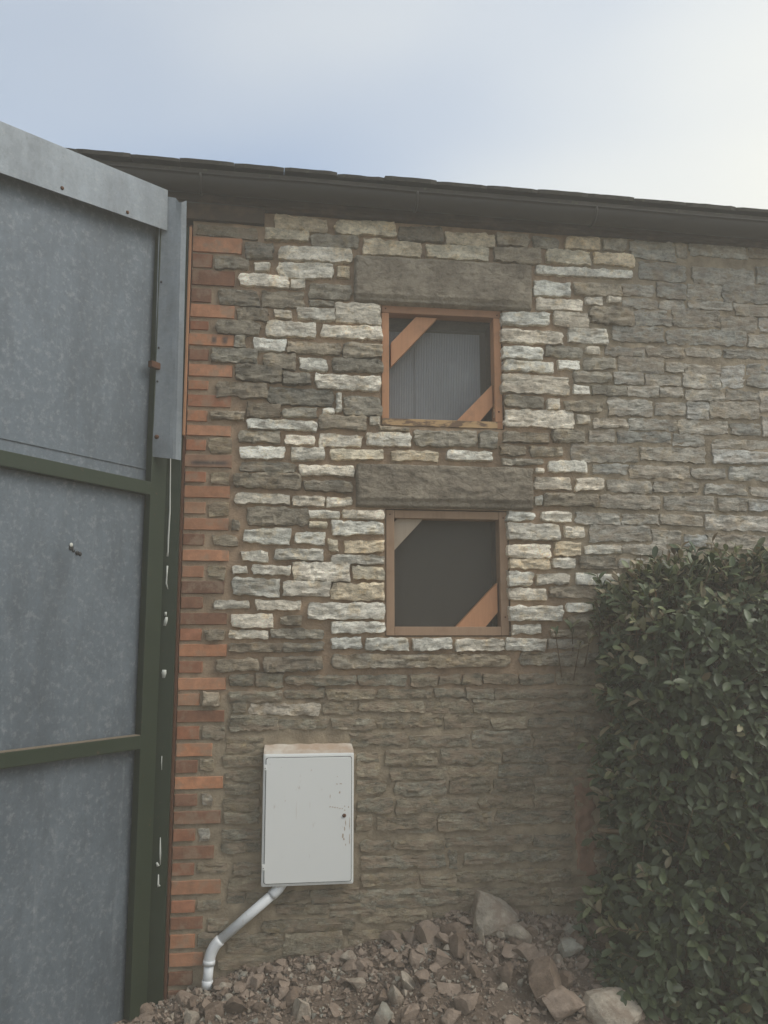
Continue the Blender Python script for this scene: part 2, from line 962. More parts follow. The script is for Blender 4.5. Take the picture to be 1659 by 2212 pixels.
def tube(mb, pts, rads, seg=12, cap=True, c=None):
    pts = [V(p) for p in pts]; n = len(pts); vs = []; fs = []
    if not hasattr(rads, '__len__'): rads = [rads]*n
    prev = None
    for i, p in enumerate(pts):
        t = (pts[min(i+1, n-1)]-pts[max(i-1, 0)]).normalized()
        u = t.orthogonal().normalized() if prev is None else (prev-t*prev.dot(t)).normalized()
        prev = u; w = t.cross(u)
        for k in range(seg): a = 2*pi*k/seg; vs.append(p+(u*cos(a)+w*sin(a))*rads[i])
    for i in range(n-1):
        for k in range(seg):
            k2 = (k+1) % seg; fs.append((i*seg+k, i*seg+k2, (i+1)*seg+k2, (i+1)*seg+k))
    if cap: fs.append(tuple(range(seg))[::-1]); fs.append(tuple((n-1)*seg+k for k in range(seg)))
    mb.add(vs, fs, c)

# ------------------------------------------------------------------ materials
class MT:
    def __init__(s, name, rough=.85, metal=0.0, spec=.3):
        s.m = bpy.data.materials.new(name); s.m.use_nodes = True; s.n = s.m.node_tree.nodes; s.l = s.m.node_tree.links
        s.b = s.n['Principled BSDF']; s.b.inputs['Roughness'].default_value = rough; s.b.inputs['Metallic'].default_value = metal
        s.b.inputs['Specular IOR Level'].default_value = spec
        s.pos = s.n.new('ShaderNodeNewGeometry').outputs['Position']
    def coord(s, scale=(1, 1, 1), obj=False):
        m = s.n.new('ShaderNodeMapping'); m.inputs['Scale'].default_value = scale
        src = s.n.new('ShaderNodeTexCoord').outputs['Object'] if obj else s.pos
        s.l.new(src, m.inputs['Vector']); return m.outputs['Vector']
    def noise(s, scale, detail=4, rough=.6, stretch=(1, 1, 1), obj=False, dist=0.0):
        t = s.n.new('ShaderNodeTexNoise'); t.inputs['Scale'].default_value = scale; t.inputs['Detail'].default_value = detail
        t.inputs['Roughness'].default_value = rough; t.inputs['Distortion'].default_value = dist
        s.l.new(s.coord(stretch, obj), t.inputs['Vector']); return t.outputs['Fac']
    def rng(s, v, a, b, c=0.0, d=1.0):
        t = s.n.new('ShaderNodeMapRange')
        for k, x in zip(('From Min', 'From Max', 'To Min', 'To Max'), (a, b, c, d)): t.inputs[k].default_value = x
        s.l.new(v, t.inputs['Value']); return t.outputs['Result']
    def math(s, op, a, b):
        t = s.n.new('ShaderNodeMath'); t.operation = op
        for i, x in enumerate((a, b)):
            if isinstance(x, (int, float)): t.inputs[i].default_value = x
            else: s.l.new(x, t.inputs[i])
        return t.outputs[0]
    def mix(s, f, a, b, mode='MIX'):
        t = s.n.new('ShaderNodeMix'); t.data_type = 'RGBA'; t.blend_type = mode
        for k, x in (('Factor', f), ('A', a), ('B', b)):
            if isinstance(x, (int, float)): t.inputs[k].default_value = x
            elif isinstance(x, tuple): t.inputs[k].default_value = (*x, 1) if len(x) == 3 else x
            else: s.l.new(x, t.inputs[k])
        return t.outputs['Result']
    def attr(s, name='col', alpha=False):
        t = s.n.new('ShaderNodeAttribute'); t.attribute_name = name; return t.outputs['Alpha' if alpha else 'Color']
    def scale(s, c, f):       # multiply colour by a grey factor
        t = s.n.new('ShaderNodeVectorMath'); t.operation = 'SCALE'; s.l.new(c, t.inputs[0])
        if isinstance(f, (int, float)): t.inputs['Scale'].default_value = f
        else: s.l.new(f, t.inputs['Scale'])
        return t.outputs[0]
    def color(s, c):
        if isinstance(c, tuple): s.b.inputs['Base Color'].default_value = (*c, 1)
        else: s.l.new(c, s.b.inputs['Base Color'])
    def bump(s, h, strength=.5, dist=.01):
        t = s.n.new('ShaderNodeBump'); t.inputs['Strength'].default_value = strength; t.inputs['Distance'].default_value = dist
        s.l.new(h, t.inputs['Height'])
        pv = s.b.inputs['Normal'].links
        if pv: s.l.new(pv[0].from_socket, t.inputs['Normal'])
        s.l.new(t.outputs['Normal'], s.b.inputs['Normal'])
M = {}
# limestone: tint per stone from the mesh, patches of lichen and grime, bedding streaks
m = MT('limestone', .92, 0, .2)
c = m.attr(); smear = m.attr(alpha=True)
big = m.noise(11, 6, .7, (1, 1, 1.6)); c = m.scale(c, m.rng(big, .36, .64, .60, 1.26))
lich = m.noise(42, 6, .75, (1, 1, 1.4)); c = m.mix(m.rng(lich, .50, .62, 0, .62), c, m.scale(c, .46))
warm = m.noise(17, 4, .6); c = m.mix(m.rng(warm, .54, .66, 0, .45), c, m.mix(1.0, c, (1.12, .93, .66), 'MULTIPLY'))
pale = m.noise(75, 5, .75); c = m.mix(m.rng(pale, .57, .68, 0, .45), c, (.56, .54, .47))
pit = m.noise(130, 3, .7); c = m.mix(m.rng(pit, .60, .68, 0, .6), c, m.scale(c, .4))
mud = m.noise(20, 6, .68, (.6, 1, 1.5)); mk = m.math('MULTIPLY', m.rng(mud, .46, .60), smear)
c = m.mix(mk, c, m.mix(m.noise(30, 4, .6), (.26, .195, .135), (.38, .30, .215)))
m.color(c)
m.bump(m.noise(190, 4, .75), .6, .004); m.bump(m.noise(62, 5, .7, (.7, 1, 1.3)), .8, .010); m.bump(m.noise(22, 6, .65, (.5, 1, 1.7)), .8, .014)
M['stone'] = m.m
# lintel: axe-dressed
m = MT('dressed_stone', .93, 0, .2)
c = m.mix(m.rng(m.noise(6, 6, .7), .35, .65), (.19, .157, .115), (.41, .35, .265)); c = m.mix(m.rng(m.noise(26, 5, .7), .52, .64, 0, .5), c, m.scale(c, .5))
c = m.mix(m.rng(m.noise(40, 5, .7, (.8, 1, 1.2)), .6, .72, 0, .4), c, (.42, .39, .33))
m.color(c); m.bump(m.noise(28, 6, .7, (.8, 1, 1.1), dist=.5), 1.0, .028); m.bump(m.noise(160, 3, .7), .4, .003)
M['lintel'] = m.m
# red-brown lime mortar
m = MT('mortar', .97, 0, .1)
c = m.scale(m.attr(), m.rng(m.noise(7, 6, .65), .34, .66, .66, 1.28))
c = m.mix(m.rng(m.noise(70, 4, .7), .6, .72, 0, .4), c, (.40, .32, .24))
m.color(c); m.bump(m.noise(90, 5, .75), .8, .010); m.bump(m.noise(300, 2, .7), .4, .003)
M['mortar'] = m.m
# brick
m = MT('brick', .9, 0, .2)
c = m.attr(); c = m.scale(c, m.rng(m.noise(22, 5, .65), .3, .7, .78, 1.18))
c = m.mix(m.rng(m.noise(120, 3, .7), .64, .74, 0, .5), c, m.scale(c, .45))
c = m.mix(m.rng(m.noise(13, 6, .65), .50, .62, 0, .6), c, (.33, .245, .17))
m.color(c); m.bump(m.noise(140, 4, .7), .5, .004)
M['brick'] = m.m
def wood(name, a, b, rough=.75, axis=2, stain=None):
    m = MT(name, rough, 0, .3)
    st = [14, 14, 14]; st[axis] = .9
    g = m.noise(5, 6, .65, tuple(st), dist=.6)
    c = m.mix(g, a, b)
    c = m.mix(m.rng(m.noise(9, 4, .6), .52, .72, 0, .5), c, (.19, .115, .07))
    if stain: c = m.mix(m.rng(m.noise(7, 4, .6, (1.6, 1, 4)), .48, .56, 0, .9), c, stain)
    m.color(c); m.bump(g, .35, .003); return m.m
M['wood_v'] = wood('orange_timber_upright', (.40, .195, .10), (.58, .30, .16))
M['wood_h'] = wood('orange_timber_rail', (.30, .155, .088), (.44, .235, .135), axis=0)
M['wood_sill'] = wood('pale_timber_sill', (.40, .25, .12), (.58, .39, .20), axis=0, stain=(.13, .08, .05))
M['wood_dusty'] = wood('dusty_timber', (.30, .195, .125), (.41, .275, .18), rough=.9)
M['wood_grey'] = wood('greyed_timber', (.34, .27, .20), (.45, .37, .28), rough=.9)
M['wood_dark'] = wood('dark_oak', (.045, .033, .024), (.10, .072, .05), rough=.9, axis=0)
# insect mesh: woven wire, open about half
m = MT('insect_mesh', .6, .2, .3); m.color((.15, .14, .12))
tr = m.n.new('ShaderNodeBsdfTransparent'); ms = m.n.new('ShaderNodeMixShader')
wv = m.n.new('ShaderNodeTexWave'); wv.bands_direction = 'X'; wv.inputs['Scale'].default_value = 60; m.l.new(m.pos, wv.inputs['Vector'])
m.l.new(m.rng(wv.outputs['Fac'], 0, 1, .25, .62), ms.inputs['Fac'])
m.l.new(tr.outputs[0], ms.inputs[1]); m.l.new(m.b.outputs[0], ms.inputs[2])
m.l.new(ms.outputs[0], m.n['Material Output'].inputs['Surface']); M['mesh'] = m.m
# ribbed translucent sheet behind the upper window
m = MT('ribbed_sheet', .5, 0, .4)
wv = m.n.new('ShaderNodeTexWave'); wv.bands_direction = 'X'; wv.inputs['Scale'].default_value = 36; m.l.new(m.pos, wv.inputs['Vector'])
m.color(m.mix(m.rng(m.noise(5, 3, .5), .4, .65), (.33, .37, .42), (.45, .49, .54))); m.bump(wv.outputs['Fac'], .5, .004); M['sheet_rib'] = m.m
# galvanised sheet
def galv(name, lo, hi, metal=.35, rough=.5):
    m = MT(name, rough, metal, .5)
    vo = m.n.new('ShaderNodeTexVoronoi'); vo.inputs['Scale'].default_value = 90; m.l.new(m.pos, vo.inputs['Vector'])
    c = m.mix(m.noise(5, 6, .7, (1, 1, .6)), lo, hi)
    c = m.mix(m.rng(vo.outputs['Color'], .1, .9, 0, .22), c, m.scale(c, 1.5))
    c = m.mix(m.rng(m.noise(38, 5, .75), .52, .66, 0, .40), c, (.33, .345, .35))
    c = m.mix(m.rng(m.noise(85, 4, .75), .56, .66, 0, .4), c, m.scale(c, .6))
    c = m.mix(m.rng(m.noise(3, 4, .6, (1, 1, .35)), .52, .75, 0, .5), c, m.scale(c, .5))
    c = m.mix(m.rng(m.noise(1.5, 5, .65, (2.6, 2.6, .8)), .44, .64, 0, .55), c, m.scale(c, .48))
    c = m.mix(m.rng(m.noise(2.4, 6, .7, (6, 6, .5)), .50, .70, 0, .22), c, m.scale(c, .6))
    c = m.mix(m.rng(m.noise(4, 6, .7, (7, 7, .35)), .60, .72, 0, .14), c, (.38, .40, .40))
    m.color(c); m.l.new(m.rng(m.noise(20, 4, .6), .3, .7, rough-.1, rough+.18), m.b.inputs['Roughness'])
    m.bump(m.noise(60, 4, .7), .12, .002); return m.m
M['galv'] = galv('galvanised_sheet', (.068, .088, .106), (.155, .185, .210), .12, .5)
M['flash'] = galv('galvanised_flashing', (.17, .195, .212), (.25, .28, .297), .2, .48)
# old green paint
m = MT('green_paint', .62, 0, .4)
c = m.mix(m.noise(9, 5, .6), (.010, .021, .008), (.023, .036, .017))
c = m.mix(m.rng(m.noise(28, 6, .75), .63, .72, 0, .85), c, (.11, .055, .03)); m.color(c); m.bump(m.noise(70, 4, .7), .3, .002); M['green'] = m.m
m = MT('rust', .9, 0, .2); m.color(m.mix(m.noise(30, 5, .7), (.05, .024, .016), (.16, .072, .036))); m.bump(m.noise(120, 4, .7), .5, .003); M['rust'] = m.m
m = MT('white_drip', .5, 0, .4); m.color((.55, .56, .50)); M['drip'] = m.m
# meter box glass-fibre, pipe
m = MT('white_grp', .45, 0, .4)
c = m.mix(m.noise(3, 4, .6), (.76, .77, .735), (.82, .825, .79))
c = m.mix(m.rng(m.noise(26, 6, .75, (1, 1, .5)), .62, .74, 0, .45), c, (.42, .33, .25)); m.color(c); m.bump(m.noise(220, 2, .6), .15, .001); M['grp'] = m.m
m = MT('dusty_white_grp', .7, 0, .3); c = m.mix(m.rng(m.noise(9, 4, .6), .35, .6), (.62, .57, .49), (.45, .34, .25)); m.color(c); M['grp_dusty'] = m.m
m = MT('white_pvc', .38, 0, .5)
c = m.mix(m.rng(m.noise(18, 5, .7), .58, .7, 0, .7), (.72, .74, .74), (.40, .31, .22)); m.color(c); M['pvc'] = m.m
m = MT('black_plastic', .5, 0, .4); m.color((.025, .025, .025)); M['black'] = m.m
m = MT('brown_stain', .9, 0, .2); m.color(m.mix(m.noise(60, 4, .7), (.16, .09, .05), (.34, .22, .14))); M['stain'] = m.m; m = MT('rust_bloom', .8, 0, .2); m.color((.50, .40, .31)); M['bloom'] = m.m; m = MT('ledge_dust', .95, 0, .1); m.color(m.mix(m.noise(40, 4, .7), (.12, .10, .075), (.26, .215, .16))); M['dust'] = m.m
m = MT('old_gutter', .55, 0, .4)
c = m.mix(m.noise(4, 5, .6, (.4, 1, 1)), (.020, .017, .014), (.042, .036, .030)); m.color(c); m.bump(m.noise(80, 4, .7), .2, .002); M['gutter'] = m.m
m = MT('slate', .85, 0, .3)
c = m.mix(m.noise(14, 5, .65), (.03, .027, .022), (.08, .07, .056)); c = m.mix(m.rng(m.noise(30, 5, .7), .58, .7, 0, .7), c, (.13, .13, .07)); m.color(c); m.bump(m.noise(40, 5, .7), .5, .006); M['slate'] = m.m
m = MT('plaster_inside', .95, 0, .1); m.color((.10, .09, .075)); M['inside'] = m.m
# soil and rubble
m = MT('rubble_soil', .97, 0, .1)
c = m.mix(m.noise(10, 6, .7), (.14, .105, .077), (.25, .193, .147)); c = m.mix(m.rng(m.noise(60, 4, .7), .55, .68, 0, .6), c, (.36, .30, .24)); m.color(c)
m.bump(m.noise(45, 6, .75), 1.0, .02); M['soil'] = m.m
m = MT('rubble_stone', .94, 0, .15)
c = m.attr(); c = m.scale(c, m.rng(m.noise(26, 6, .7), .3, .7, .68, 1.22)); c = m.mix(m.rng(m.noise(14, 5, .65), .46, .62, 0, .75), c, (.25, .193, .147)); m.color(c)
m.bump(m.noise(55, 6, .7), .9, .010); M['rock'] = m.m
m = MT('yard_ground', .97, 0, .1); m.color(m.mix(m.noise(2, 6, .7), (.07, .055, .04), (.14, .11, .08))); m.bump(m.noise(30, 5, .7), .8, .02); M['yard'] = m.m
# leaves
m = MT('laurel_leaf', .42, 0, .35)
c = m.attr(); c = m.scale(c, m.rng(m.noise(24, 4, .6), .3, .7, .75, 1.25)); 
geo = m.n.new('ShaderNodeNewGeometry')
c = m.mix(geo.outputs['Backfacing'], c, m.mix(.45, m.scale(c, 1.3), (.11, .13, .075)))
m.color(c); m.b.inputs['Subsurface Weight'].default_value = 0
tl = m.n.new('ShaderNodeBsdfTranslucent'); m.l.new(m.scale(c, 1.4), tl.inputs['Color'])
ms = m.n.new('ShaderNodeMixShader'); ms.inputs['Fac'].default_value = .14
m.l.new(m.b.outputs[0], ms.inputs[1]); m.l.new(tl.outputs[0], ms.inputs[2]); m.l.new(ms.outputs[0], m.n['Material Output'].inputs['Surface']); M['leaf'] = m.m
m = MT('twig', .85, 0, .2); m.color(m.mix(m.noise(30, 4, .6), (.10, .07, .045), (.22, .16, .10))); M['twig'] = m.m

# ------------------------------------------------------------------ ground
g = MB(); g.add([(-60, -60, -.06), (60, -60, -.06), (60, 60, -.06), (-60, 60, -.06)], [(0, 1, 2, 3)])
tag(g.build('ground', M['yard'], smooth=False), kind='structure')
def heap(x, y):
    d = max(0, -y); zw = interp(x, HEAPX, HEAPZ)
    return -.05+(zw+.05)*math.exp(-(d/.62)**1.6)
def heap_z(x, y):
    k = sstep(1.6, .9, -y)
    return heap(x, y)+k*(.022*fbm((x, y, 3), 6, 4)+.010*fbm((x, y, 9), 25, 3))
hm = MB(); xs = [-2.2+.025*i for i in range(249)]; ys = [.02-.025*j for j in range(80)]
vs = [(x, y, heap_z(x, min(y, 0))) for y in ys for x in xs]; nxs = len(xs)
hm.add(vs, [(j*nxs+i, (j+1)*nxs+i, (j+1)*nxs+i+1, j*nxs+i+1) for j in range(len(ys)-1) for i in range(nxs-1)])
tag(hm.build('soil_bank', M['soil']), kind='structure')

# ------------------------------------------------------------------ barn
barn = tag(empty('stone_barn', (0, 0, 0)), 'old limestone barn wall with brick quoin and two small timber framed openings', 'barn')
LEFT = -.392; RIGHT = 3.6; TOP = 3.74
WIN = [(.855, 2.968, .621, .633), (.87, 1.931, .611, .612)]
LINT = [(.864, 3.397, .923, .248), (.861, 2.349, .89, .218)]
def openr(w): return (w[0]-w[2]/2, w[0]+w[2]/2, w[1]-w[3]/2, w[1]+w[3]/2)
OP = [openr(w) for w in WIN]
def flush(x, z):
    "0 where the joints are raked out round the openings, 1 where old mortar lies flush"
    nx_ = .10*fbm((x, 0, z), 2.2, 2)
    a = sstep(1.42, 1.62, x+nx_+max(0, (z-3.0))*-.28+.06)
    b = sstep(1.42, 1.30, z+nx_*.4)
    d = sstep(-.15, -.25, x)*.35
    return max(a, b, d)
def mortar_y(x, z):
    f = flush(x, z)
    bz = sstep(-.08, -.2, x)
    return -(.003+.006*f*(1-bz) + .007*bz + (.003*fbm((x, 1, z), 9, 3) + (.006*f+.003)*fbm((x, 5, z), 22, 3))*(1-.75*bz))
def lines(a, b, step, must):
    n = int((b-a)/step); L = [a+(b-a)*i/n for i in range(n+1)]
    L = [v for v in L if all(abs(v-q) > step*.5 for q in must)]+[q for q in must if a <= q <= b]
    return sorted(set(L))
gx = lines(LEFT, RIGHT, .018, [o[i] for o in OP for i in (0, 1)]); gz = lines(-.12, TOP, .018, [o[i] for o in OP for i in (2, 3)])
wm = MB()
def inop(x, z): return any(o[0] < x < o[1] and o[2] < z < o[3] for o in OP)
vs = [(x, mortar_y(x, z), z) for z in gz for x in gx]; n_ = len(gx)
wcol = [tuple(lerp(p_, q_, flush(x, z)) for p_, q_ in zip((.40, .285, .19), (.35, .285, .20))) for z in gz for x in gx]
wm.add(vs, [(j*n_+i, j*n_+i+1, (j+1)*n_+i+1, (j+1)*n_+i) for j in range(len(gz)-1) for i in range(n_-1) if not inop((gx[i]+gx[i+1])/2, (gz[j]+gz[j+1])/2)], wcol)
wall = wm.build('wall', M['mortar'], barn)
rv = MB()                     # sides of the two openings, and the wall's own end at the doorway
for a, b, c_, d in OP:
    y0, y1 = .012, .34
    for P in (((a, c_), (a, d)), ((b, d), (b, c_)), ((a, d), (b, d)), ((b, c_), (a, c_))):
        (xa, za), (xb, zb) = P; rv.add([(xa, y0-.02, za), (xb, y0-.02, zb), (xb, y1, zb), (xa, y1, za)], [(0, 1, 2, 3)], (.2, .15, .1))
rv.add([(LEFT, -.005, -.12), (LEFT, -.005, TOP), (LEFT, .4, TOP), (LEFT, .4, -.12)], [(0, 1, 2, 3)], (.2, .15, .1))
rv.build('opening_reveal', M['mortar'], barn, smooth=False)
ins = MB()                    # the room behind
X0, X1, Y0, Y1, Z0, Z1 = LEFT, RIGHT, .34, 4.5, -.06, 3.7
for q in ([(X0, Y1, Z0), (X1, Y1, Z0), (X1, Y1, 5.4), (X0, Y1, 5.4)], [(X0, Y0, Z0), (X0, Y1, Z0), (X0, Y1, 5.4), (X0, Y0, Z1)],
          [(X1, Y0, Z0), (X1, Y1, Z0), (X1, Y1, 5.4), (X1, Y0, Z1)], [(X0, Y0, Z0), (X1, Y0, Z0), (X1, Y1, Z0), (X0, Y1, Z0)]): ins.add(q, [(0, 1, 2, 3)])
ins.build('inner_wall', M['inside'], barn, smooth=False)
ew = MB(); ew.add([(RIGHT, -.005, -.12), (RIGHT, -.005, TOP), (RIGHT, 4.5, 5.4), (RIGHT, 4.5, -.12)], [(0, 1, 2, 3)], (.2, .16, .11))
ew.build('end_wall', M['mortar'], barn, smooth=False)

TINT = dict(W=(.94, .88, .735), C=(.78, .67, .485), L=(.78, .725, .60), G=(.41, .36, .275), D=(.29, .255, .195), E=(.32, .265, .18),
            w=(.47, .437, .365), v=(.38, .357, .30), l=(.57, .545, .48), e=(.305, .268, .195), X=(.38, .325, .23),
            o=(.44, .215, .12), r=(.35, .16, .092), d=(.23, .12, .075), p=(.47, .25, .145), s=(.43, .21, .115), k=(.31, .18, .115))
def stone_geo(x, z, w, h, k, rnd, brick=False):
    "rough-faced stone: irregular outline, rounded arrises, proud face that runs back into the joint"
    step = .013 if not brick else .02
    if k in 'sk' and brick: step = .008
    w += .002 if brick else .006; h += .001 if brick else (.005 if k in 'WCLGD' else .009)
    nu = max(6, int(w/step)); nv = max(6, int(h/.0085)) if not brick else max(4, int(h/.012))
    seed = rnd.uniform(0, 99)
    weath = k in 'wvleE'
    if brick: proud, rough, en, sq = .017+rnd.uniform(0, .003), .0006, .0018, .006
    elif k in 'WCL': proud, rough, en, sq = rnd.uniform(.024, .034), .0062, .0075, rnd.uniform(.02, .10)
    elif weath: proud, rough, en, sq = rnd.uniform(.015, .023), .0050, .009, rnd.uniform(.02, .08)
    else: proud, rough, en, sq = rnd.uniform(.022, .036), .007, .0085, rnd.uniform(.02, .12)
    tr_ = 0 if brick else 1
    cor = [(rnd.uniform(-.07, .07)*h*tr_, rnd.uniform(-.10, .10)*h*tr_) for _ in range(4)]
    tilt = rnd.uniform(-.10, .10)*tr_
    t = TINT[k]; br = rnd.uniform(.82, 1.18); wr = rnd.uniform(-.05, .05)
    base = (t[0]*br*(1+wr), t[1]*br, t[2]*br*(1-wr))
    vs = []; cs = []; sm_ = .9 if k in 'eE' else .55 if k in 'wvlX' else rnd.choice((.05, .2, .45))
    for j in range(nv+1):
        for i in range(nu+1):
            u = -1+2*i/nu; v = -1+2*j/nv
            edge = i in (0, nu) or j in (0, nv)
            # second ring sits close to the rim
            uu = u; vv = v
            if not edge:
                uu = max(-.985, min(.985, u*(1+1.6/nu))); vv = max(-.97, min(.97, v*(1+1.5/nv)))
            px = uu*math.sqrt(1-sq*vv*vv*1.0); pz = vv*math.sqrt(1-sq*uu**4*1.0)
            a, b = (1+px)/2, (1+pz)/2
            ox = lerp(lerp(cor[0][0], cor[1][0], a), lerp(cor[2][0], cor[3][0], a), b)
            oz = lerp(lerp(cor[0][1], cor[1][1], a), lerp(cor[2][1], cor[3][1], a), b)
            X = x+px*w/2+ox; Z = z+pz*h/2+oz
            q = (X+seed, seed, Z)
            rim = max(abs(uu), abs(vv))**3
            if en:
                X += en*fbm((X+seed, 1.3, Z), 34, 3)*(.3+rim); Z += en*1.0*fbm((X+seed, 7.7, Z), 32, 3)*(.3+rim)
            eu = min(1, (1-abs(uu))*w/2/.008); ev = min(1, (1-abs(vv))*h/2/.007)
            fall = min(1, (1-(1-eu)**2))*min(1, (1-(1-ev)**2))
            if brick: fall = 1
            strat = fbm((X*1.0+seed, 2.2, Z*2.6), 16, 4)
            y = -proud*(.62+.38*fall) + rough*strat*1.3 + rough*.8*fbm(q, 55, 2) + tilt*pz*h*.35
            if not brick:
                lz = Z*(52 if weath else 36)+seed+1.6*fbm((X+seed, 4.4, Z), 7, 3); y += (.0032 if weath else .0018)*((lz % 1.0)-.5)*fall
            if edge: y = .006 if brick else .012
            vs.append((X, min(y, .014), Z))
            cc = base
            if brick and k == 's':
                for sx_ in (.06, .30):
                    dd = math.hypot((X-(x+sx_*w)), (Z-z)*1.1); f = sstep(.020, .010, dd); cc = tuple(lerp(p_, .075, f*.85) for p_ in cc)
            if brick and k == 'k':
                dd = math.hypot((X-(x+.02*w))/(.46*w), (Z-z+.01)/(.24*h)); f = sstep(1.05, .6, dd); cc = tuple(lerp(p_, .055, f*.9) for p_ in cc)
            if k == 'X':
                f = sstep(.0, .5, fbm((X, 3, Z*2), 7, 3)+.25-(X-x)/w*.9); cc = tuple(lerp(p_, q_, f*.7) for p_, q_ in zip(cc, (.46, .42, .34)))
            cs.append((*cc[:3], sm_))
    n1 = nu+1
    fs = [(j*n1+i, j*n1+i+1, (j+1)*n1+i+1, (j+1)*n1+i) for j in range(nv) for i in range(nu)]
    return vs, fs, cs
rnd = random.Random(11)
allst = []
for ln in STONES.strip().split('\n'):
    t = ln.split(); x, z, w, h = [int(q)/1000 for q in t[:4]]
    allst.append((x, z, max(.03, w), max(.016, h), t[4]))
NTR = NTRACED
order = sorted(range(NTR), key=lambda i: -allst[i][2]*allst[i][3]); single = set(order[:300])
rest = MB()
for i, (x, z, w, h, k) in enumerate(allst):
    vs, fs, cs = stone_geo(x, z, w, h, k, rnd)
    if i in single:
        mb = MB(); mb.add([(a-x, b, c_-z) for a, b, c_ in vs], fs, cs); o = mb.build('stone', M['stone'], wall, 2); o.location = (x, 0, z)
    else: rest.add(vs, fs, cs)
tag(rest.build('smaller_stones', M['stone'], wall, 2), kind='stuff')
for ln in BRICKS.strip().split('\n'):
    t = ln.split(); x, z, w, h = [int(q)/1000 for q in t[:4]]
    x1 = x+w/2; x0 = LEFT-.004; x = (x0+x1)/2; w = x1-x0
    vs, fs, cs = stone_geo(x, z, w, h, t[4], rnd, True)
    mb = MB(); mb.add([(a-x, b, c_-z) for a, b, c_ in vs], fs, cs); o = mb.build('brick', M['brick'], wall, False); o.location = (x, 0, z)
# lintels: dressed slabs with a plain chamfered strip along the lower edge
for q, (x, z, w, h) in enumerate(LINT):
    mb = MB(); nu, nv = 90, 26; vs = []
    for j in range(nv+1):
        for i in range(nu+1):
            u = -1+2*i/nu; v = -1+2*j/nv; X = x+u*w/2; Z = z+v*h/2
            X += .006*fbm((Z, q, 0), 14, 2)*(abs(u) > .9)
            Z += .005*fbm((X, q, 0), 9, 2)*(v > .8)
            e = min(1, (1-abs(u))*w/2/.012)*min(1, (1-abs(v))*h/2/.010)
            y = -.036*(1-(1-e)**2)-.002
            if Z-(z-h/2) > .034: y += -.006-.011*abs(fbm((X*.7, q, Z*1.5), 13, 4))-.004*fbm((X, q+3, Z), 45, 3)
            else: y += .004
            if i in (0, nu) or j in (0, nv): y = .012
            vs.append((X-x, y, Z-z))
    mb.add(vs, [(j*(nu+1)+i, j*(nu+1)+i+1, (j+1)*(nu+1)+i+1, (j+1)*(nu+1)+i) for j in range(nv) for i in range(nu)])
    o = mb.build('lintel', M['lintel'], wall); o.location = (x, 0, z)
# red mortar filled slot low on the right
mb = MB(); nu, nv = 10, 34; vs = []
for j in range(nv+1):
    for i in range(nu+1):
        X = 1.458+.112*i/nu+.014*fbm((j*.3, 5+(i > 5), 0), 1.2, 3); Z = .50+.47*j/nv; e = 0 if i in (0, nu) or j in (0, nv) else 1
        vs.append((X+.008*fbm((Z, 2, 0), 12, 2), (-.013-.010*fbm((X, 0, Z), 26, 3)) if e else .008, Z))
mb.add(vs, [(j*(nu+1)+i, j*(nu+1)+i+1, (j+1)*(nu+1)+i+1, (j+1)*(nu+1)+i) for j in range(nv) for i in range(nu)], (.27, .165, .115))
mb.build('red_patch', M['brick'], wall)

